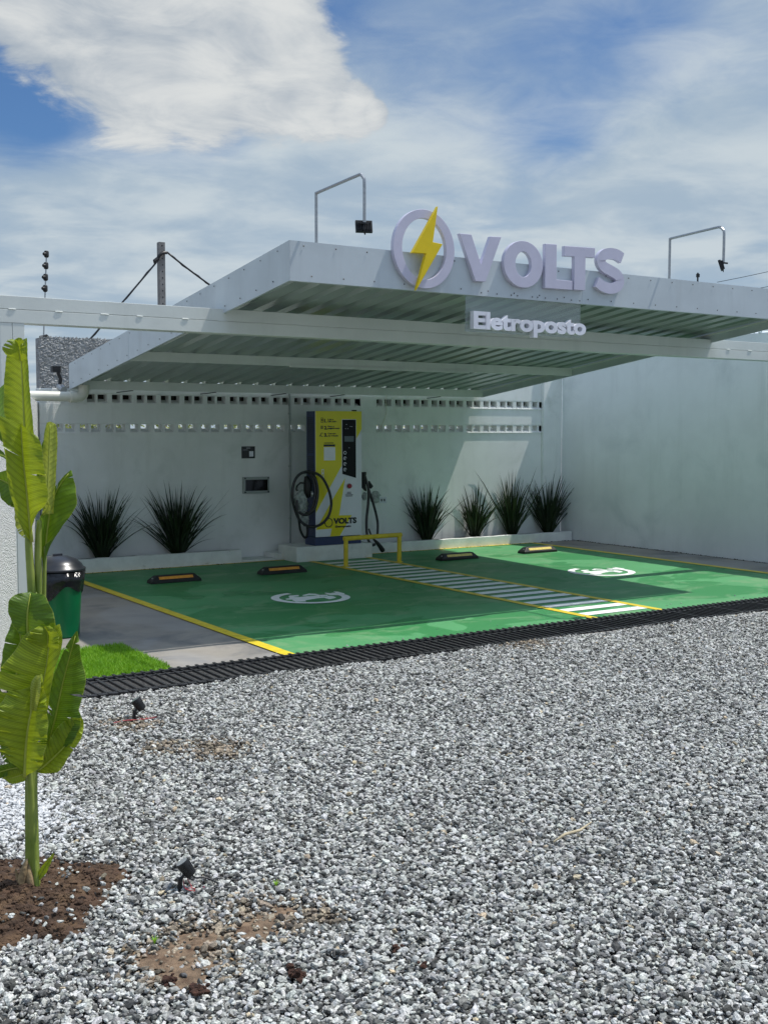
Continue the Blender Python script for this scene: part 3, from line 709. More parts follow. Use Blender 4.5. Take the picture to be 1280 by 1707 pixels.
def Yp(u, v, y):        # point at distance y for a direction traced on the photograph
    d = fw+rt2*(u-640)/1903-up2*(v-853.5)/1903; k = y/d.y; return (d.x*k, y, CAMH+d.z*k)
def cable(nm, pts, r, parent, m='cable_black', closed=False):
    g = MB(); P = smoothpts([Yp(470+x/6.737, 770+y/6.737, yy) for x, y, yy in pts], 6, closed)
    if closed: P.append(P[0])
    g.tube(P, r, 10); return g.build(nm, m, parent, smooth=True)
cb = thing('charging_cable', 'black charging cable coiled in two loops over the left side of the charger', 'cable', (7.1, 12.8, .9), group='charging cables of the cabinet')
cable('cable_loop', [(330, 110, 12.80), (440, 165, 12.74), (515, 290, 12.72), (553, 450, 12.72), (530, 590, 12.73), (465, 680, 12.74), (370, 727, 12.77), (270, 712, 12.83), (190, 640, 12.88), (145, 530, 12.9), (118, 400, 12.9), (130, 250, 12.9), (185, 150, 12.88), (260, 112, 12.84)], 0.0177, cb, closed=True)
cable('cable_loop', [(330, 130, 12.84), (375, 190, 12.80), (400, 300, 12.78), (395, 420, 12.78), (360, 530, 12.79), (300, 585, 12.83), (235, 590, 12.88), (190, 560, 12.9)], 0.0177, cb)
cable('cable_loop', [(240, 120, 12.9), (290, 120, 12.87), (345, 180, 12.83), (372, 300, 12.80), (365, 430, 12.80), (330, 540, 12.82), (270, 575, 12.86)], 0.0159, cb)
cable('cable_tail', [(172, 430, 12.86), (165, 520, 12.86), (190, 660, 12.86), (205, 760, 12.88), (240, 835, 12.89), (268, 850, 12.9), (285, 800, 12.92), (280, 700, 12.95)], 0.0152, cb)
g = MB(); P = [Yp(470+x/6.737, 770+y/6.737, 12.88) for x, y in ((270, 160), (285, 210), (290, 270), (285, 340), (290, 400))]
g.tube(P, [.022, .045, .055, .05, .03], 12); g.tube([Yp(470+x/6.737, 770+y/6.737, 12.86) for x, y in ((250, 235), (205, 235), (170, 270), (158, 310), (175, 320))], .012, 8)
g.build('connector', 'insulator_black', cb, smooth=True)
g = MB(); P = [Yp(470+x/6.737, 770+y/6.737, 12.82) for x, y in ((335, 325), (340, 360), (338, 395))]; g.tube(P, [.012, .02, .012], 12); g.build('lock_ring', 'galvanised', cb, smooth=True)
def bag(nm, ctr, yy, rx, rz, parent, seed):
    r_ = random.Random(seed); g = MB(); n = 18; m_ = 12; c = Yp(470+ctr[0]/6.737, 770+ctr[1]/6.737, yy); vs = []
    for j in range(m_+1):
        th = math.pi*j/m_
        for i in range(n):
            a = 2*math.pi*i/n; q = 1+r_.uniform(-.25, .25)+.32*math.sin(3*a+j*.9)+.15*math.sin(7*a-j)
            pinch = (.35+.65*math.sin(th)) if j else 0
            vs.append((c[0]+rx*math.sin(th)*math.cos(a)*q, c[1]+.4*rx*math.sin(th)*math.sin(a)*q, c[2]+rz*math.cos(th)))
    g.add(vs, [(j*n+i, j*n+(i+1) % n, (j+1)*n+(i+1) % n, (j+1)*n+i) for j in range(m_) for i in range(n)])
    return g.build(nm, 'bag_clear', parent, smooth=True)
bag('plastic_wrap', (228, 440), 12.9, .085, .15, cb, 4); bag('plastic_wrap', (262, 650), 12.93, .05, .09, cb, 5)
cb2 = thing('charging_cable', 'black charging cable hanging right of the charger with its nozzle near the floor', 'cable', (8.0, 12.9, .6), group='charging cables of the cabinet')
cable('cable_loop', [(915, 120, 12.95), (945, 210, 12.9), (972, 320, 12.88), (968, 470, 12.88), (950, 640, 12.88), (952, 790, 12.86), (975, 890, 12.84), (1015, 935, 12.83), (1045, 925, 12.83)], 0.0183, cb2)
cable('cable_loop', [(925, 130, 12.98), (965, 280, 12.96), (1010, 420, 12.94), (1050, 560, 12.93), (1075, 690, 12.92), (1072, 810, 12.9)], 0.0171, cb2)
cable('cable_tail', [(975, 750, 12.95), (1000, 820, 12.92), (1040, 880, 12.88), (1085, 930, 12.85)], .0125, cb2)
g = MB(); g.tube([Yp(470+x/6.737, 770+y/6.737, 12.84) for x, y in ((1030, 870), (1070, 910), (1105, 955), (1128, 990), (1135, 1005))], [.014, .024, .03, .034, .028], 12); g.build('nozzle', 'insulator_black', cb2, smooth=True)
g = MB(); P = [pxy for pxy in [Yp(470+x/6.737, 770+y/6.737, 12.93) for x, y in ((900, 115), (935, 110), (935, 145), (915, 160), (940, 330), (900, 285))]]
g.prism([(p[0], p[2]) for p in P], 12.90, 12.96); P = [Yp(470+x/6.737, 770+y/6.737, 12.93) for x, y in ((975, 210), (1018, 272), (995, 302), (985, 290))]; g.prism([(p[0], p[2]) for p in P], 12.91, 12.95)
g.build('holster', 'insulator_black', cb2, bevel=.005)
bag('plastic_wrap', (925, 385), 12.93, .035, .055, cb2, 6); bag('plastic_wrap', (1045, 395), 12.97, .07, .085, cb2, 8)

# yellow guard rail in front of the charger
gr = thing('guard_rail', 'yellow painted pipe hoop in front of the charger plinth', 'guard rail', (7.63, 12.1, 0))
for xx, yy in ((7.217, 12.08), (8.05, 12.14)):
    g = MB(); g.tube([(xx, yy, .0), (xx, yy, .352)], .028, 18); g.tube([(xx, yy, .002), (xx, yy, .008)], .05, 18); g.build('leg', 'yellow_paint', gr, smooth=True, auto=True)
g = MB(); g.tube([(7.189, 12.078, .352), (8.078, 12.142, .352)], .029, 18); g.build('top_rail', 'yellow_paint', gr, smooth=True, auto=True)

# wall fittings
wp = thing('wall_plaque', 'small black notice plaque on the wall left of the charger, above the meter box', 'plaque', (6.58, 13.49, 1.4))
g = MB(); g.box(6.487, 6.677, 13.488, 13.4985, 1.322, 1.478); g.build('plate', 'ink_black', wp, bevel=.001)
g = MB(); g.box(6.593, 6.652, 13.4862, 13.4875, 1.345, 1.415); g.build('white_card', 'letter_white', wp)
g = MB(); g.box(6.55, 6.61, 13.4862, 13.4875, 1.453, 1.460); g.box(6.505, 6.57, 13.4862, 13.4875, 1.430, 1.434); g.build('notice_marks', 'galvanised', wp)
mb_ = thing('meter_box', 'grey framed breaker box with dark window on the wall, below the black plaque', 'electrical box', (6.68, 13.48, .97))
g = MB(); g.box(6.493, 6.866, 13.455, 13.498, .862, .898); g.box(6.493, 6.866, 13.455, 13.498, 1.042, 1.078); g.box(6.493, 6.522, 13.455, 13.498, .8985, 1.0415); g.box(6.846, 6.866, 13.455, 13.498, .8985, 1.0415)
g.build('frame', 'conduit_grey', mb_, bevel=.004)
g = MB(); g.box(6.5225, 6.8455, 13.462, 13.49, .8985, 1.0415); g.build('window', 'glass_dark', mb_)
for xx in (6.515, 6.852):
    for zz in (.88, 1.062): g = MB(); g.tube([(xx, 13.456, zz), (xx, 13.449, zz)], .011, 10); g.build('screw', 'ink_black', mb_)
ot = thing('power_outlet', 'white double socket low on the wall right of the charger', 'socket', (8.65, 13.49, .71))
g = MB(); g.box(8.60, 8.725, 13.482, 13.498, .665, .752); g.build('cover_plate', 'panel_white', ot, bevel=.004)
for xx in (8.63, 8.675):
    g = MB(); g.box(xx, xx+.02, 13.4805, 13.4818, .69, .725); g.build('socket_hole', 'ink_black', ot)
g = MB(); g.tube([(7.187, 13.485, .18), (7.19, 13.485, 2.2)], .012, 10)
for z in (.5, 1.2, 1.9): g.tube([(7.187, 13.486, z), (7.187, 13.486, z+.02)], .017, 10)
tag(g.build('wall_conduit', 'conduit_grey', smooth=True, auto=True), 'thin grey conduit running up the back wall just left of the charger', 'conduit')
g = MB(); g.tube(smoothpts([(8.72, 13.47, 2.2), (8.70, 13.47, 2.1), (8.705, 13.46, 1.95), (8.66, 13.46, 1.82), (8.60, 13.47, 1.70), (8.585, 13.48, 1.66)], 5), .006, 6)
tag(g.build('loose_wire', 'pipe_cream', smooth=True), 'thin pale wire dangling from the canopy over the vent blocks right of the charger', 'wire')

# ------------------------------------------------------------------ wheel stops
def wheel_stop():
    ws = thing('wheel_stop', 'black rubber wheel stop nearest the left planter with an orange strip', 'wheel stop', (0, 0, 0), group='rubber wheel stops at the head of the bays')
    g = MB(); L, W, H = .30, .075, .085
    vs = [(-L, -W, 0), (L, -W, 0), (L, W, 0), (-L, W, 0), (-L+.07, -W+.04, H), (L-.07, -W+.04, H), (L-.07, W-.04, H), (-L+.07, W-.04, H), (-L+.01, -W, .03), (L-.01, -W, .03), (L-.01, W, .03), (-L+.01, W, .03)]
    g.add(vs, [(3, 2, 1, 0), (0, 1, 9, 8), (1, 2, 10, 9), (2, 3, 11, 10), (3, 0, 8, 11), (8, 9, 5, 4), (9, 10, 6, 5), (10, 11, 7, 6), (11, 8, 4, 7), (4, 5, 6, 7)])
    g.build('rubber_body', 'rubber_black', ws, bevel=.006)
    g = MB()
    yb = lambda z: -W+.04*(z-.03)/(H-.03)-.0025
    g.add([(-.20, yb(.045), .045), (.20, yb(.045), .045), (.20, yb(.072), .072), (-.20, yb(.072), .072), (-.20, yb(.045)+.004, .046), (.20, yb(.045)+.004, .046), (.20, yb(.072)+.004, .073), (-.20, yb(.072)+.004, .073)], [(0, 1, 2, 3), (3, 2, 6, 7), (1, 0, 4, 5), (0, 3, 7, 4), (2, 1, 5, 6)])
    g.build('reflective_strip', 'reflector_orange', ws)
    for x in (-.262, .262):
        g = MB(); g.tube([(x, -.02, .05), (x, -.02, .062)], .012, 10); g.build('anchor_bolt', 'galvanised', ws)
    return ws
ws = wheel_stop(); ws.location = (4.875, 11.885, .003)
for loc, lb in (((6.25, 11.93, .003), 'black rubber wheel stop with orange strip nearest the charger in the left bay'),
                ((8.86, 11.99, .003), 'black rubber wheel stop just right of the yellow guard rail, with a pale yellow strip'),
                ((10.29, 12.06, .003), 'sunlit black rubber wheel stop farthest right, below the last two tufts')):
    c = copy_thing(ws, loc, 0, lb)
    if loc[0] > 8:
        for q in c.children:
            if q.name.startswith('reflective'): q.data = q.data.copy(); q.data.materials[0] = MATS['reflector_yellow']

# ------------------------------------------------------------------ grass tufts
def tuft(x, y, z, h, spread, n, seed, label, lean=0.0):
    r_ = random.Random(seed); g = MB()
    for i in range(int(n*.55)):
        a = r_.uniform(0, 2*math.pi); q = r_.random()**.7
        tilt = q*spread; L = h*r_.uniform(.45, 1.12)*(1-.12*q)
        if r_.random() < .12: tilt = spread*r_.uniform(1.1, 1.9); L *= r_.uniform(.8, 1.35)
        rr = r_.uniform(0, .075); bx, by = rr*math.cos(a), rr*math.sin(a)*.6
        wd = r_.uniform(.0085, .0165); m_ = 8; curl = r_.uniform(.1, 1.1)*(.25+q)
        tw = r_.uniform(0, math.pi); side = Vector((math.cos(tw), math.sin(tw), 0))
        p = Vector((bx+x, by+y, z)); th = tilt*.45; vs = []; uv = []
        for j in range(m_+1):
            s_ = j/m_; w_ = wd*(1-s_**2.2)*(.75+.5*s_)
            vs += [p-side*w_, p+side*w_*.98+Vector((0, 0, .001))]; uv += [(0, s_), (1, s_)]
            th2 = th+curl*s_**1.8
            p = p+Vector((math.cos(a)*math.sin(th2)+lean*.3, math.sin(a)*math.sin(th2)*.75, math.cos(th2)))*(L/m_)
            if p.y > 13.485: p.y = 13.485-r_.random()*.01
        g.add(vs, [(2*j, 2*j+1, 2*j+3, 2*j+2) for j in range(m_)], uv)
    o = g.build('ornamental_grass', 'grass_blade')
    return tag(o, label, 'grass plant', 'dark grass tufts in the planters')
tuft(4.56, 13.37, .13, .90, 1.0, 380, 1, 'dark spiky grass tuft nearest the green bin')
tuft(5.54, 13.37, .13, .92, 1.15, 360, 2, 'dark spiky grass tuft in the left planter beside the plaque, blades spilling over its curb')
tuft(9.34, 13.37, .10, .84, .95, 300, 3, 'dark grass tuft just right of the guard rail with long blades reaching left')
tuft(10.20, 13.37, .10, .80, .85, 230, 4, 'thin green tuft on the sunlit wall, second of the right planter')
tuft(10.90, 13.37, .10, .95, .75, 270, 5, 'tall narrow tuft, third of the right planter')
tuft(11.60, 13.35, .10, .96, 1.0, 330, 6, 'dense black tuft in the corner by the side wall')
# ------------------------------------------------------------------ waste bin
bn = thing('waste_bin', 'green plastic waste bin with black domed lid and black liner bag behind the banana plant', 'bin', (2.79, 9.28, 0))
g = MB(); g.lathe([(.155, .0), (.165, .01), (.19, .45), (.192, .47)], (2.79, 9.28, 0), 36); g.build('bin_body', 'bin_green', bn, smooth=True, auto=True)
g = MB(); n = 48; vs = []
rr = random.Random(2)
prof = [(.196, .50), (.215, .52), (.222, .54), (.205, .45), (.198, .40), (.194, .36)]
for k_, (r0, z0) in enumerate(prof):
    for j in range(n):
        a = 2*math.pi*j/n; sag = (k_ >= 3)*(.05*math.sin(2*a+.9)+.025*math.sin(5*a)); q = 1+(.02*math.sin(9*a+k_)+rr.uniform(-.015, .015) if k_ >= 3 else 0)
        vs.append((2.79+r0*q*math.cos(a), 9.28+r0*q*math.sin(a), z0-sag*(k_-2)/3))
g.add(vs, [(i*n+j, i*n+(j+1) % n, (i+1)*n+(j+1) % n, (i+1)*n+j) for i in range(len(prof)-1) for j in range(n)])
g.build('liner_bag', 'bag_black', bn, smooth=True)
g = MB(); g.lathe([(.214, .545), (.224, .55), (.224, .562), (.205, .575), (.19, .60), (.15, .635), (.09, .658), (.03, .666), (.005, .667)], (2.79, 9.28, 0), 44)
lid = g.build('lid', 'lid_black', bn, smooth=True, auto=True)
g = MB(); g.box(2.75, 2.83, 9.265, 9.295, .66, .682); g.build('handle', 'lid_black', lid, bevel=.006)

# ------------------------------------------------------------------ artificial turf mat
g = MB(); g.box(2.30, 3.065, 7.50, 8.57, .0, .012)
r_ = random.Random(9)
for i in range(9000):
    x = r_.uniform(2.30, 3.065); y = r_.uniform(7.50, 8.57); h = r_.uniform(.016, .036); a = r_.uniform(0, math.pi); w_ = .0042
    dx, dy = math.cos(a)*w_, math.sin(a)*w_; lx, ly = r_.uniform(-.02, .02), r_.uniform(-.02, .02)
    g.add([(x-dx, y-dy, .012), (x+dx, y+dy, .012), (x+lx, y+ly, .012+h)], [(0, 1, 2)], [(0, 0), (1, 0), (.5, 1)])
tag(g.build('turf_mat', 'turf_green'), 'small square of bright green artificial turf on the concrete beside the drain', 'turf')

# ------------------------------------------------------------------ banana plant
BX, BY = 1.117, 4.095
bp_ = thing('banana_plant', 'tall young banana plant with torn yellow green leaves at the left edge of the gravel', 'plant', (BX, BY, 0), -YAW)
K = .002165
def Lp(u, v, d=0): return Vector(((u-56)*K, -d, (1495-v)*K))
def interp(tab, x):
    if x <= tab[0][0]: return tab[0][1]
    for (a, p), (b, q) in zip(tab, tab[1:]):
        if x <= b: return p+(q-p)*((x-a)/(b-a))
    return tab[-1][1]
def leaf(mid, Lw, Rw, cupL=.0, cupR=.0, m='banana_leaf', tears=0, seed=0, ns=46, nc=9, rib=.0045, droop=0, wave=.006, slant=.35):
    """mid: traced centre line (u,v,depth); Lw/Rw: (t,width) tables; cup bends each half towards (+) or away from (-) the viewer"""
    r_ = random.Random(seed); C = smoothpts([Lp(*p) for p in mid], 8); n = len(C)
    dist = [0]
    for a, b in zip(C, C[1:]): dist.append(dist[-1]+(b-a).length)
    T = dist[-1]
    def at(t):
        s_ = t*T
        for i in range(n-1):
            if dist[i+1] >= s_: 
                f = (s_-dist[i])/max(1e-9, dist[i+1]-dist[i]); return C[i].lerp(C[i+1], f)
        return C[-1]
    g = MB()
    for sgn, W, cup in ((-1, Lw, cupL), (1, Rw, cupR)):
        tl = sorted(r_.uniform(.08, .95) for _ in range(tears)); tset = {int(q*ns) for q in tl}
        vs = []; uv = []; fs = []; rows = []
        rag = {}
        def rowpts(j, shift=0.0):
            t_ = j/ns; p = at(t_); d = at(min(1, t_+.02))-at(max(0, t_-.02)); d.normalize()
            nr = Vector((d.z, 0, -d.x)).normalized()*sgn
            wv = interp(W, t_)*K; out = []
            for i in range(nc+1):
                x = i/nc; ang = cup*x
                # curved cross-section: arc of total angle 'cup'
                if abs(cup) > 1e-3: ax = math.sin(ang)/cup; ay = (1-math.cos(ang))/cup
                else: ax, ay = x, 0
                rip = wave*math.sin(j*1.9+seed)*x*x+wave*.6*math.sin(j*.7+x*4+seed)*x
                q = p+nr*(wv*ax)+Vector((0, -(wv*ay)-rip, 0))+d*(wv*slant*x*x+shift*x)
                out.append((q, (sgn*x, t_+.10*x*wv)))
            return out
        prev = None; gap = 0
        for j in range(ns+1):
            cur = rowpts(j, 0)
            b = len(vs)
            vs += [c[0] for c in cur]; uv += [c[1] for c in cur]
            if j > 0:
                for i in range(nc):
                    f = (pb+i, pb+i+1, b+i+1, b+i)
                    fs.append(f if sgn > 0 else f[::-1])
            pb = b
            if j in tset and j < ns:     # tear: start a fresh row a little further on, slightly offset in depth
                cur = rowpts(j, 0); gp = r_.uniform(.004, .016); off = r_.uniform(-.012, .012); st = r_.uniform(.2, .5)
                b = len(vs)
                d = at(min(1, j/ns+.02))-at(max(0, j/ns-.02)); d.normalize()
                for i, c in enumerate(cur):
                    x = max(0, i/nc-st)/(1-st); vs.append(c[0]+d*gp*x+Vector((0, off*x, 0))); uv.append(c[1])
                pb = b
        g.add(vs, fs, uv)
    o = g.build('leaf', m, None, smooth=True); o.parent = bp_
    rb = MB(); pts = [at(i/20)+Vector((0, -.002, 0)) for i in range(21)]
    rb.tube(pts, [rib*(1-.75*i/20) for i in range(21)], 8)
    q = rb.build('midrib', 'midrib', None, smooth=True); q.parent = o
    return o
def stalk(pts, rs, nm='stalk', m='stalk_green'):
    g = MB(); g.tube(smoothpts([Lp(*p) for p in pts], 4), [interp([(i/(len(rs)-1), r*K) for i, r in enumerate(rs)], j/(4*(len(pts)-1))) for j in range(4*(len(pts)-1)+1)], 14)
    o = g.build(nm, m, None, smooth=True); o.parent = bp_; return o
# stem of overlapping leaf sheaths
stalk([(56, 1500, 0), (56, 1440, 0), (57, 1380, 0), (57, 1320, 0), (58, 1270, -.01), (60, 1180, -.03), (62, 1060, -.04), (65, 980, -.03)], [14, 11.5, 10.5, 10, 9, 7.5, 6, 5.5])
stalk([(62, 1500, .012), (61, 1440, .012), (60, 1380, .015), (59, 1320, .02), (58, 1275, .025)], [9, 7, 6, 5.5, 4.5])
stalk([(50, 1490, .005), (51, 1430, .01), (51, 1360, .008), (51, 1290, .0), (50, 1240, -.01)], [7, 5.5, 4.5, 4, 3])
stalk([(62, 1060, -.03), (62, 980, -.02), (60, 900, -.01), (62, 860, 0)], [7, 7, 6, 4])
stalk([(68, 1060, -.04), (70, 980, -.04), (73, 900, -.03), (76, 860, -.03)], [6, 6, 5.5, 4])
stalk([(74, 1060, -.06), (77, 980, -.06), (80, 905, -.06)], [4, 3.5, 3])
stalk([(44, 1500, .02), (42, 1470, .03), (46, 1445, .035), (52, 1425, .03)], [7, 8, 6, 1.5], 'dry_sheath', 'dry_husk')
stalk([(58, 1502, .028), (58, 1475, .03), (54, 1450, .026), (52, 1432, .02)], [8, 8, 6, 1], 'dry_sheath', 'dry_husk')
stalk([(40, 1502, .0), (34, 1470, .01), (30, 1445, .015)], [6, 4, 1], 'dry_sheath', 'dry_husk')
stalk([(66, 1500, .03), (67, 1478, .03), (64, 1440, .02), (61, 1400, .015)], [5, 5, 4, 1], 'dry_sheath', 'stalk_green')
def resamp(pts, n):
    P = smoothpts([Vector((p[0], p[1], p[2] if len(p) > 2 else 0)) for p in pts], 6); d = [0]
    for a_, b_ in zip(P, P[1:]): d.append(d[-1]+(b_-a_).length)
    out = []; k_ = 0
    for i in range(n+1):
        q = d[-1]*i/n
        while k_ < len(P)-2 and d[k_+1] < q: k_ += 1
        out.append(P[k_].lerp(P[k_+1], min(1, (q-d[k_])/max(1e-9, d[k_+1]-d[k_]))))
    return out
def leaf2(mid, L, R_, cL=.3, cR=.3, m='banana_leaf', tears=0, seed=0, rib=.005, ns=56, nc=10, flat=.004, label=None):
    """blade stretched between a centre line and its two margins; cL/cR set how far each half bulges to the viewer"""
    r_ = random.Random(seed); M_ = resamp(mid, ns); g = MB()
    for sgn, E_, cup in ((-1, L, cL), (1, R_, cR)):
        if not E_: continue
        E_ = resamp(E_, ns); tset = {r_.randint(4, ns-4) for _ in range(tears)}
        vs, uv, fs = [], [], []
        def pt(j, x, pull=0.0):
            a_, b_ = M_[j], E_[j]; w_ = (b_-a_).length; u_ = a_.x+(b_.x-a_.x)*x; v_ = a_.y+(b_.y-a_.y)*x
            e = E_[j].z if abs(E_[j].z) > 1e-9 else 0
            dep = a_.z+e*x+cup*w_*K*math.sin(x*math.pi*.5)*(1-.35*x)*1.3+flat*math.sin(j*.55+seed)*x*x+.0016*math.sin(j*2.3+x*3)*x
            return Lp(u_, v_, dep), (sgn*x, j/ns+.10*x*w_*K)
        pb = None
        for j in range(ns+1):
            b_ = len(vs)
            for i in range(nc+1):
                q, t_ = pt(j, i/nc); vs.append(q); uv.append(t_)
            if j: 
                for i in range(nc):
                    f = (pb+i, pb+i+1, b_+i+1, b_+i); fs.append(f if sgn > 0 else f[::-1])
            pb = b_
            if j in tset:
                b_ = len(vs); st = r_.uniform(.15, .45); gp = r_.uniform(.3, .95); off = r_.uniform(-.022, .022)
                for i in range(nc+1):
                    x = max(0, i/nc-st)/(1-st); q, t_ = pt(j, i/nc); q2, _ = pt(min(ns, j+2), i/nc)
                    vs.append(q.lerp(q2, gp*x)+Vector((0, off*x, 0))); uv.append(t_)
                pb = b_
        g.add(vs, fs, uv)
    o = g.build('leaf', m, None, smooth=True); o.parent = bp_
    if label: o['label'] = label
    rb = MB(); rb.tube([Lp(p.x, p.y, p.z+.0015) for p in M_[::3]], [rib*(1-.7*i/(len(M_[::3])-1)) for i in range(len(M_[::3]))], 8)
    q = rb.build('midrib', 'midrib', None, smooth=True); q.parent = o
    return o
# upper crown, back to front
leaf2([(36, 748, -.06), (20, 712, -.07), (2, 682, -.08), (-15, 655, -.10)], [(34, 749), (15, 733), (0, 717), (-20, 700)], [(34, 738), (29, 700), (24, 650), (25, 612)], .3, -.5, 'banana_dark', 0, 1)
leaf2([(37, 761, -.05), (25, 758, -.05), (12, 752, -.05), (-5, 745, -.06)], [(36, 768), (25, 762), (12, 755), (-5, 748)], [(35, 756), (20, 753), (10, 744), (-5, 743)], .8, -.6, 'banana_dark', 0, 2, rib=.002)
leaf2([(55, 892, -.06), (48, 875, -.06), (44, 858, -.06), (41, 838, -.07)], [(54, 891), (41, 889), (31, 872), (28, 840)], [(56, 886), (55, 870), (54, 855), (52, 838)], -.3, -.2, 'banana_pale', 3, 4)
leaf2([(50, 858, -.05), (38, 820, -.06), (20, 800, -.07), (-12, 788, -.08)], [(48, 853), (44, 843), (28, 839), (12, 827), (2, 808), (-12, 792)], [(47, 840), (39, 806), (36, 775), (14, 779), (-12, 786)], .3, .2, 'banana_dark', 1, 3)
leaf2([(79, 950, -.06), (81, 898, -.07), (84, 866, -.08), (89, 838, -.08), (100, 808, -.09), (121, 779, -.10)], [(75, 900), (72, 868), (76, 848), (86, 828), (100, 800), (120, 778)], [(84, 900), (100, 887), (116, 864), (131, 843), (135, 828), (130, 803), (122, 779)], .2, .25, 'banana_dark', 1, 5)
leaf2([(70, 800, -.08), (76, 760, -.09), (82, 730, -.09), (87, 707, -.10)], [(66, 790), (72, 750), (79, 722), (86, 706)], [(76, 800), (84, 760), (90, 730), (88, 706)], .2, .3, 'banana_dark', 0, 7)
leaf2([(88, 850, -.03), (92, 790, -.03), (95, 740, -.03), (97, 697, -.03)], [(80, 850), (78, 780), (83, 725), (89, 699)], [(97, 850), (102, 790), (106, 725), (104, 702)], -.9, -1.0, 'banana_pale', 0, 6, flat=.002)
leaf2([(61, 760, .0), (61, 700, .01), (60, 640, .015), (59, 590, .015), (61, 564, .0)], [(34, 745), (24, 692), (23, 660), (28, 608), (36, 578), (50, 566)], [(78, 745), (77, 705), (73, 650), (71, 600), (69, 572), (67, 562)], -.45, .5, 'banana_leaf', 0, 8, rib=.006, flat=.002)
leaf2([(59, 600, .03), (60, 585, .045), (58, 572, .05), (52, 567, .045)], [(38, 590), (36, 580), (42, 570), (50, 565)], [(72, 600), (70, 580), (68, 566), (60, 563)], .5, .5, 'banana_leaf', 4, 30, rib=.002, ns=20)
leaf2([(67, 895, .0), (65, 850, .01), (64, 800, .03), (62, 750, .045), (61, 700, .05)], [(56, 880), (46, 846), (38, 800), (37, 760), (33, 722), (22, 684)], [(70, 870), (82, 846), (97, 832), (104, 818), (102, 785), (99, 738), (93, 722)], .5, .55, 'banana_leaf', 1, 10, rib=.0065, flat=.003)
leaf2([(84, 850, -.01), (92, 842, -.005), (96, 834, .0), (93, 828, .0)], [(84, 846), (88, 838), (92, 832), (92, 828)], [(86, 852), (96, 845), (99, 838), (95, 829)], .2, .3, 'banana_pale', 0, 32, rib=.002, ns=14)
# middle leaf
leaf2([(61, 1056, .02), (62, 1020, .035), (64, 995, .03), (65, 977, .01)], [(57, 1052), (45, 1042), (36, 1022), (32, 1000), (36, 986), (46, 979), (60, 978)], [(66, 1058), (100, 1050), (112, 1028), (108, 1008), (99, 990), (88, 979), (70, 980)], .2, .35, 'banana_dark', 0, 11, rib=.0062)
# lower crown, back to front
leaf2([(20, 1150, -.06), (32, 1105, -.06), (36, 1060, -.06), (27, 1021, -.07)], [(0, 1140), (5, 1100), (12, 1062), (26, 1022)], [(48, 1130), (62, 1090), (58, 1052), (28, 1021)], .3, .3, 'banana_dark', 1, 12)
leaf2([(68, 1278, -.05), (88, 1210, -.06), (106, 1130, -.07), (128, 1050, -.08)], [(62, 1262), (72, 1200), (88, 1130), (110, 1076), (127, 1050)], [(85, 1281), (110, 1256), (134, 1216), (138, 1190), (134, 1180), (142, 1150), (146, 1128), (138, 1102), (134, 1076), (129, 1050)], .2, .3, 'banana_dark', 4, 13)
leaf2([(64, 1284, -.02), (90, 1262, -.03), (115, 1235, -.04), (138, 1196, -.05)], [(66, 1268), (86, 1230), (106, 1202), (136, 1187)], [(78, 1285), (102, 1282), (121, 1253), (139, 1226), (141, 1200)], .3, .4, 'banana_leaf', 2, 14)
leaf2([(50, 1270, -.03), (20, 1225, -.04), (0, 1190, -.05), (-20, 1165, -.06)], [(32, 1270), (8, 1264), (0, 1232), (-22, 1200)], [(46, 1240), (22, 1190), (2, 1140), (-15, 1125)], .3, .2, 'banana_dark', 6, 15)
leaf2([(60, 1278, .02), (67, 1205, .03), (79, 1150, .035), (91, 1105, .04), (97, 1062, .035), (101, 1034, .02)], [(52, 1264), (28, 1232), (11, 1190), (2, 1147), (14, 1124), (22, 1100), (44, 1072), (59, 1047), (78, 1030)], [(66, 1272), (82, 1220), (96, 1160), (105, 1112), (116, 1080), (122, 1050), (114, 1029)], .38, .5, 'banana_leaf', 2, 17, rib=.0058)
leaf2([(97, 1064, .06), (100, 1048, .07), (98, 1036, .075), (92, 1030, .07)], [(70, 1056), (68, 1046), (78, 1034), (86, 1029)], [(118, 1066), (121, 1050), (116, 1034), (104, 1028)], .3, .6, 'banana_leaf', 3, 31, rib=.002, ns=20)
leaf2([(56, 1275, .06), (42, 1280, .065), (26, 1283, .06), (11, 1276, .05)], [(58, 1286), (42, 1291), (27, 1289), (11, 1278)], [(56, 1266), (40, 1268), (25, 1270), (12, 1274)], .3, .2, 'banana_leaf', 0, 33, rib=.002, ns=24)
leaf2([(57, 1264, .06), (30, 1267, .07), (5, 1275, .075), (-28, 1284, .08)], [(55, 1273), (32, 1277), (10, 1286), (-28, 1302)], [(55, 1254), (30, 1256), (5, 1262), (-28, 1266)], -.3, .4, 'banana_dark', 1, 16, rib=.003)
leaf2([(57, 1280, .07), (62, 1226, .08), (69, 1186, .09), (75, 1160, .09), (78, 1132, .085), (80, 1112, .08)], [(52, 1264), (26, 1238), (9, 1205), (4, 1166), (17, 1153), (31, 1149), (41, 1131), (60, 1131), (76, 1129)], [(64, 1274), (88, 1258), (98, 1226), (104, 1192), (100, 1150), (95, 1120), (90, 1107)], .45, .5, 'banana_leaf', 9, 18, rib=.0075, flat=.008)
leaf2([(78, 1165, .10), (82, 1140, .11), (86, 1118, .11), (88, 1107, .10)], [(73, 1165), (76, 1140), (78, 1118), (84, 1107)], [(84, 1165), (92, 1140), (94, 1120), (91, 1107)], .8, .8, 'banana_pale', 0, 19, rib=.0015, ns=24, flat=.001)
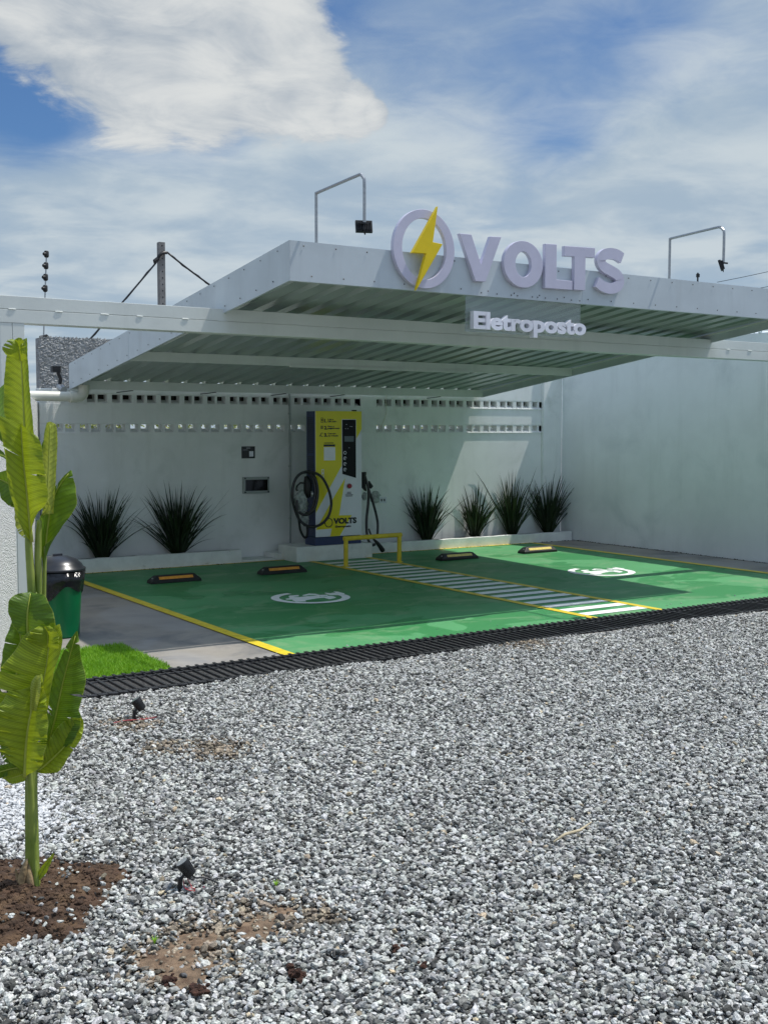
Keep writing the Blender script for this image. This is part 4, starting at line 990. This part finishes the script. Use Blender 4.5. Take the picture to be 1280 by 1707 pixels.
leaf2([(66, 1462, .02), (76, 1446, .02), (86, 1430, .02), (95, 1417, .02)], [(64, 1458), (71, 1444), (82, 1430), (94, 1417)], [(69, 1464), (81, 1452), (90, 1434), (96, 1417)], .6, .3, 'banana_leaf', 0, 20, rib=.002, ns=20)

# ------------------------------------------------------------------ soil mound round the banana plant
def noise2(x, y, s):
    return math.sin(x*s*1.7+1.3)*math.cos(y*s*1.3+.7)*.5+math.sin(x*s*3.1+y*s*2.3)*.3+math.sin(x*s*6.7-y*s*5.1)*.2
SC = (1.0, 4.07)
def soil_edge(a): return .40+.05*math.sin(2*a+.5)+.035*math.sin(5*a+1)+.02*math.sin(9*a)
def in_soil(x, y, k=1.0):
    dx, dy = x-SC[0], y-SC[1]; return math.hypot(dx, dy) < soil_edge(math.atan2(dy, dx))*k
g = MB(); nr, na = 26, 110; vs = []
for i in range(nr+1):
    for j in range(na):
        a = 2*math.pi*j/na; r0 = soil_edge(a)*1.06*i/nr; x = SC[0]+r0*math.cos(a); y = SC[1]+r0*math.sin(a)
        z = .045*(1-(i/nr)**1.6)+.010+noise2(x, y, 14)*.012*(1-i/nr*.5)+(rng.random()-.5)*.016-(.05 if i == nr else 0)
        vs.append((x, y, z))
g.add(vs, [(i*na+j, (i+1)*na+j, (i+1)*na+(j+1) % na, i*na+(j+1) % na) for i in range(nr) for j in range(na)])
IV = None
bm = bmesh.new(); bmesh.ops.create_icosphere(bm, subdivisions=1, radius=1); IV = [v.co.copy() for v in bm.verts]; IF = [tuple(v.index for v in f.verts) for f in bm.faces]; bm.free()
def lump(mb, x, y, z, r, rr):
    k_ = [1+rr.uniform(-.35, .35) for _ in IV]; fl = rr.uniform(.5, .9)
    mb.add([(x+v.x*r*q, y+v.y*r*q, z+v.z*r*q*fl) for v, q in zip(IV, k_)], IF)
rr = random.Random(41)
for i in range(2600):
    a = rr.uniform(0, 2*math.pi); q = rr.random()**.5; r0 = soil_edge(a)*q*1.0; x = SC[0]+r0*math.cos(a); y = SC[1]+r0*math.sin(a)
    z = .045*(1-q**1.6)+.012+noise2(x, y, 14)*.012
    lump(g, x, y, z, min(.02, .0035+rr.expovariate(1/.0035)), rr)
struct(g.build('soil_mound', 'soil', smooth=False))
g = MB()
for i in range(520):      # dry crumbs swept against the planter curbs and the foot of the side wall
    if rr.random() < .6:
        x = rr.choice((rr.uniform(4.1, 6.3), rr.uniform(8.2, 11.8))); y = 13.135-abs(rr.gauss(0, .018))
    else: y = rr.uniform(8, 13.1); x = XW-.005-abs(rr.gauss(0, .02))
    lump(g, x, y, .005, rr.uniform(.003, .009), rr)
tag(g.build('debris', 'soil_and_vent_shade'), 'dark dry crumbs gathered along the foot of the planter curbs and side wall', 'debris', None, 'stuff')
g = MB()
for i in range(60): lump(g, rr.uniform(3.2, 11.4), YD+abs(rr.gauss(0, .16)), .006, rr.uniform(.004, .009), rr)
tag(g.build('stray_gravel', 'stucco_grey'), 'a few stray gravel chips kicked over the drain onto the painted floor', 'gravel', None, 'stuff')

# ------------------------------------------------------------------ gravel: crushed stones as one mesh
def ico():
    bm = bmesh.new(); bmesh.ops.create_icosphere(bm, subdivisions=1, radius=1)
    V = np.array([v.co[:] for v in bm.verts]); F = np.array([[v.index for v in f.verts] for f in bm.faces]); bm.free(); return V, F
V0, F0 = ico()
variants = []
for i in range(24):
    V = V0*(1+rng.uniform(-.32, .32, (len(V0), 1))); V = V+rng.uniform(-.13, .13, V.shape); V = V*np.array([1, rng.uniform(.6, .85), rng.uniform(.42, .7)]); variants.append(V)
variants = np.array(variants)
def visible(X, Y, mgn=.10):
    P = np.stack([X, Y, np.full_like(X, -CAMH)], 1)
    k = P@np.array(fw); u = 640+1903*(P@np.array(rt2))/k; v = 853.5-1903*(P@np.array(up2))/k
    return (k > .3) & (u > -1280*mgn*2) & (u < 1280*(1+mgn*5)) & (v < 1707*(1+mgn))
N = 690000
X = rng.uniform(-.8, 11.9, N); Y = rng.uniform(1.7, YD2-.012, N)
# fewer, larger candidates far away is not needed: even density
m1 = visible(X, Y); X, Y = X[m1], Y[m1]
brown = np.array([(1.38, 3.36, .20), (1.52, 3.44, .16), (1.74, 3.44, .18), (1.89, 3.36, .10), (1.30, 3.22, .10), (1.44, 3.52, .09), (2.26, 6.18, .16), (2.235, 5.65, .13), (2.45, 5.46, .20), (1.53, 5.66, .05), (5.75, 6.9, .25)])
bm_ = np.zeros(len(X))
for bx, by, br in brown: bm_ = np.maximum(bm_, np.exp(-((X-bx)**2+(Y-by)**2)/(br*br)))
bare = np.array([(1.38, 3.36, .10), (1.46, 3.42, .06), (1.70, 3.42, .085), (1.33, 3.22, .06), (1.80, 3.46, .05)])
keep = np.ones(len(X), bool)
for bx, by, br in bare: keep &= ~((np.hypot(X-bx, (Y-by)) < br*(1+.35*np.sin(17*X+13*Y))) & (rng.random(len(X)) < .78))
soil_in = np.array([in_soil(a, b, .97) for a, b in zip(X, Y)])
keep &= ~(soil_in & (rng.random(len(X)) > .035))
keep &= rng.random(len(X)) < np.clip(1.30-.03*Y, .7, 1)
X, Y, bm_, soil_in = X[keep], Y[keep], bm_[keep], soil_in[keep]
n = len(X); print('stones', n)
sz = rng.lognormal(math.log(.0090), .33, n).clip(.005, .021)
vi = rng.integers(0, len(variants), n); ang = rng.uniform(0, 2*math.pi, n); tl = rng.normal(0, .35, n); tl2 = rng.normal(0, .35, n)
V = variants[vi]*sz[:, None, None]
ca, sa = np.cos(tl)[:, None], np.sin(tl)[:, None]; y_, z_ = V[:, :, 1]*ca-V[:, :, 2]*sa, V[:, :, 1]*sa+V[:, :, 2]*ca
cb_, sb = np.cos(tl2)[:, None], np.sin(tl2)[:, None]; x_, z2 = V[:, :, 0]*cb_+z_*sb, -V[:, :, 0]*sb+z_*cb_
c, s_ = np.cos(ang)[:, None], np.sin(ang)[:, None]
base = rng.uniform(-.008, .015, n)+sz*.35+.006*np.sin(X*3.1+Y*2.2)+.003*np.sin(X*9-Y*7)+np.where(soil_in, .04, 0)
W = np.stack([X[:, None]+x_*c-y_*s_, Y[:, None]+x_*s_+y_*c, base[:, None]+z2], 2).reshape(-1, 3)
F = (F0[None]+(np.arange(n)*len(V0))[:, None, None]).reshape(-1, 3)
me = bpy.data.meshes.new('gravel')
me.vertices.add(len(W)); me.vertices.foreach_set('co', W.astype(np.float32).ravel())
me.loops.add(F.size); me.loops.foreach_set('vertex_index', F.astype(np.int32).ravel())
me.polygons.add(len(F)); me.polygons.foreach_set('loop_start', np.arange(0, F.size, 3, dtype=np.int32)); me.polygons.foreach_set('loop_total', np.full(len(F), 3, dtype=np.int32))
me.update(calc_edges=True)
me.polygons.foreach_set('use_smooth', np.zeros(len(F), dtype=bool))
cls = rng.random(n); val = np.where(cls < .50, rng.uniform(.50, .80, n), np.where(cls < .82, rng.uniform(.20, .44, n), rng.uniform(.055, .16, n)))
colr = np.stack([val*rng.uniform(.99, 1.03, n), val*rng.uniform(.98, 1.03, n), val*rng.uniform(.90, .98, n)], 1)
bt = (bm_ > rng.random(n)*.9+.12)[:, None]; colr = np.where(bt, colr*np.array([.66, .54, .42]), colr)
ws_ = np.exp(-(((X-1.27)/.24)**2+((Y-5.15)/.60)**2))      # stones coloured whiter below the stucco wall
white_sel = (ws_ > rng.random(n)*.55+.1)[:, None]; colr = np.where(white_sel, np.maximum(colr, .80), colr)
tan = (rng.random(n) < .012)[:, None]; colr = np.where(tan, colr*np.array([1.0, .82, .6]), colr)
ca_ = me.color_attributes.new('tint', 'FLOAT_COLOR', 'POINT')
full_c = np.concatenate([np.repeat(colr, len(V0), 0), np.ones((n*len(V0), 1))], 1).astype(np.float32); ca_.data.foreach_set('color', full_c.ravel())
me.materials.append(MATS['gravel_stone'])
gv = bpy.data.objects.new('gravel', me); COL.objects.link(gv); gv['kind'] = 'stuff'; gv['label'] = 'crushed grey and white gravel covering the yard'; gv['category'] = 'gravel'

# bare mud patches and clods between the stones
mud = MB()
for bx, by, br in list(bare)+[(1.50, 3.42, .05)]:
    n_ = 26; vs = [(bx, by, .014)]
    for j in range(n_):
        a = 2*math.pi*j/n_; q = br*1.45*(1+.2*math.sin(3*a+bx*9)+rng.uniform(-.08, .08)); vs.append((bx+q*math.cos(a), by+q*math.sin(a), .004))
    mud.add(vs, [(0, 1+j, 1+(j+1) % n_) for j in range(n_)])
struct(mud.build('mud_patches', 'mud'))
def clod(x, y, r, label):
    g = MB(); rr = random.Random(int(x*1000)); 
    for q in range(16):
        c = (x+rr.gauss(0, r*.42), y+rr.gauss(0, r*.42), .012+abs(rr.gauss(0, r*.25))); s0 = r*rr.uniform(.18, .48)
        V = V0*s0*(1+np.array([[rr.uniform(-.3, .3)] for _ in V0])); g.add([(c[0]+v[0], c[1]+v[1], c[2]+v[2]*.7) for v in V], [tuple(int(i) for i in f) for f in F0])
    tag(g.build('soil_clod', 'clod_brown'), label, 'soil clod', 'brown soil clods lying on the gravel')
clod(1.322, 3.085, .045, 'largest brown soil clod on the gravel near the bottom edge, below the mud patches')
clod(1.625, 3.02, .036, 'brown soil clod on the gravel right of the largest one')
clod(1.275, 3.20, .030, 'reddish soil clod just below the left mud patch')
clod(1.988, 2.995, .026, 'brown soil clod farthest right of the group, above a smaller dark one')
clod(1.99, 2.86, .018, 'smallest dark soil clod, lowest on the right')
clod(1.455, 4.02, .016, 'tiny clod above and left of the near spotlight')
g = MB(); g.tube([(3.02, 3.42, .035), (3.10, 3.445, .042), (3.20, 3.46, .036), (3.30, 3.50, .04)], [.004, .006, .006, .002], 6)
tag(g.build('dry_stick', 'stick_wood', smooth=True), 'short pale dry stick lying on the gravel at the right', 'stick')
for (x, y, lb) in ((1.885, 3.66, 'tiny weed sprouting right of the near spotlight'), (1.335, 3.46, 'tiny weed sprouting in the gravel below the soil mound')):
    g = MB()
    for i in range(7):
        a = i*.9; g.add([(x, y, .01), (x+.006*math.cos(a+.6), y+.006*math.sin(a+.6), .028), (x+.017*math.cos(a), y+.017*math.sin(a), .04), (x+.006*math.cos(a-.6), y+.006*math.sin(a-.6), .028)], [(0, 1, 2, 3)], [(0, 0), (0, 1), (1, 1), (1, 0)])
    tag(g.build('weed', 'turf_green'), lb, 'weed', 'weeds in the gravel')

# ------------------------------------------------------------------ garden spotlights
def spot(x, y, s, label, hdir, wires):
    f = thing('garden_spotlight', label, 'spotlight', (x, y, 0), group='black garden spotlights in the gravel')
    hd = Vector(hdir).normalized(); c = Vector((x+.015, y, .105*s+.01)); a = c-hd*.035*s; b = c+hd*.045*s
    pts = [a+(b-a)*k_ for k_ in (0, .04, .5, .96, 1.0)]
    g = MB(); g.tube([a-hd*.004]+pts, [.012*s, .024*s, .028*s, .032*s, .036*s, .0355*s], 20); h = g.build('lamp_head', 'insulator_black', f, smooth=True, auto=True)
    g = MB()
    for i in range(10):
        an = 2*math.pi*i/10; u_ = hd.orthogonal().normalized(); w_ = hd.cross(u_); q = u_*math.cos(an)+w_*math.sin(an)
        g.tube([a+q*.026*s, a+(b-a)*.7+q*.033*s], .002*s, 5)
    g.build('cooling_fins', 'insulator_black', f)
    g = MB(); g.tube([b+hd*.0006, b+hd*.003], [.030*s, .030*s], 20); g.build('lens', 'lamp_glass', h)
    g = MB(); g.box(x-.030*s, x-.012*s, y-.012, y+.006, -.01, .085*s); g.tube([(x-.02*s, y-.003, .075*s), tuple(a+(b-a)*.4)], .008*s, 8); g.build('stake', 'insulator_black', f, bevel=.002)
    g = MB(); g.tube(smoothpts([tuple(a), (x+.06*s, y-.01, .07*s), (x+.11*s, y-.01, .045), (x+.16*s, y-.05, .025), (x+.10*s, y-.07, .02), (x+.05*s, y-.09, .018)], 5), .0035, 6); g.build('power_cable', 'cable_black', f, smooth=True)
    for q in wires:
        g = MB(); g.tube(smoothpts([(x+p[0]*s, y+p[1]*s, p[2]*s) for p in q], 5), .0016, 5); g.build('red_wire', 'wire_red', f, smooth=True)
up_l = (-.50, .22, .80)
spot(1.59, 3.825, .74, 'black garden spotlight on a stake in the gravel near the bottom left, with red wires', up_l,
     [[(0, 0, .07), (-.005, -.02, .04), (.01, -.05, .03), (.05, -.06, .028), (.09, -.05, .03)], [(.02, 0, .07), (.028, -.03, .04), (.02, -.05, .028), (.06, -.07, .028)], [(.0, -.02, .03), (.03, -.04, .035), (.045, -.075, .028), (.02, -.07, .03)]])
spot(2.325, 6.255, .88, 'black garden spotlight in the gravel beside the drain, farther from the viewer', (-.5, .25, .8),
     [[(-.20, -.02, .028), (-.1, -.035, .034), (0, -.04, .03), (.08, -.03, .03), (.12, -.04, .03)], [(-.18, -.04, .03), (-.08, -.03, .036), (.02, -.05, .03), (.1, -.05, .03)], [(0, -.02, .04), (.03, -.05, .03), (.06, -.03, .03)]])

# ------------------------------------------------------------------ beyond the walls
fp_ = thing('fence_insulator_post', 'thin electric fence rod with four black insulators on top of the grey wall', 'fence post', (4.56, 15.58, 2.93))
g = MB(); g.tube([(4.553, 15.58, 2.9), (4.62, 15.58, 4.10)], .010, 8); g.build('rod', 'galvanised', fp_)
for z in (4.055, 3.90, 3.745, 3.595):
    x = 4.553+(z-2.93)*.057; g = MB(); g.tube([(x, 15.58, z-.045), (x, 15.58, z-.03), (x, 15.58, z+.03), (x, 15.58, z+.045)], [.020, .033, .033, .024], 12); g.tube([(x, 15.58, z+.005), (x-.045, 15.54, z-.005), (x-.055, 15.53, z-.006)], [.022, .024, .014], 10)
    g.build('insulator', 'insulator_black', fp_, smooth=True, auto=True)
g = MB(); g.tube([(4.50, 15.58, 2.945), (4.60, 15.58, 2.965), (4.63, 15.58, 2.945)], [.012, .02, .01], 8); g.build('foot_clamp', 'insulator_black', fp_)
up_ = thing('utility_pole', 'square grey concrete utility pole with bolt holes behind the canopy', 'utility pole', (9.63, 24, 0))
g = MB(); g.box(9.562, 9.698, 23.93, 24.07, 0, 5.79); g.mi = 1
z = 3.6
while z < 5.75: g.box(9.62, 9.645, 23.927, 23.9295, z, z+.03); z += .14
g.build('pole', ['pole_concrete', 'ink_black'], up_, bevel=.012)
g = MB(); g.tube(smoothpts([(9.5, 23.9, 5.40), (9.56, 23.88, 5.50), (9.64, 23.88, 5.55), (9.72, 23.9, 5.56)], 4), .035, 8); g.tube([(9.46, 23.9, 5.32), (9.44, 23.9, 5.36), (9.52, 23.9, 5.42)], .045, 8); g.build('cable_clamp', 'insulator_black', up_)
def sag(a, b, k=.15, n=14): return [Vector(a).lerp(Vector(b), i/n)-Vector((0, 0, k*4*(i/n)*(1-i/n))) for i in range(n+1)]
for a, b, k, lb in (((9.5, 23.9, 5.36), (6.2, 24.0, 1.7), .07, 'black power cable running down to the left from the utility pole'), ((9.72, 23.9, 5.58), (12.6, 24.5, 4.25), .10, 'black power cable running down to the right from the utility pole behind the canopy')):
    g = MB(); P = sag(a, b, k)
    g.tube(P, .020, 6); g.tube([p+Vector((.012*math.cos(i*2), 0, .022*math.sin(i*2))) for i, p in enumerate(P)], .014, 6); tag(g.build('power_cable', 'cable_black', smooth=True), lb, 'cable', 'cables of the utility pole')
for i, (va, vb) in enumerate(((470, 437), (492, 466))):
    g = MB(); g.tube(sag(Yp(1195, va, 34), Yp(1400, vb-14, 30), .05), .012, 5)
    tag(g.build('overhead_wire', 'cable_black'), ('faint upper overhead wire in the sky at the right edge', 'faint lower overhead wire in the sky at the right edge')[i], 'wire', 'overhead wires at the right')
# shrubs seen through the lower vent blocks
g = MB(); r_ = random.Random(17)
for i in range(9000):
    x = r_.uniform(3.5, 11.9); hgt = 1.95+.1*math.sin(x*5)+.08*math.sin(x*13); z = hgt*r_.random()**.45; y = 14.5+r_.gauss(0, .17)
    s0 = r_.uniform(.025, .06); d = Vector((r_.gauss(0, 1), r_.gauss(0, 1), r_.gauss(0, .6))).normalized(); e = d.orthogonal().normalized()
    p = Vector((x, y, z)); g.add([p-d*s0, p+e*s0*.4, p+d*s0, p-e*s0*.4], [(0, 1, 2, 3)], [(0, 0), (1, 0), (1, 1), (0, 1)])
tag(g.build('hedge', 'hedge_leaf'), 'yellow green shrubs behind the back wall, glimpsed through the lower vent blocks', 'hedge')
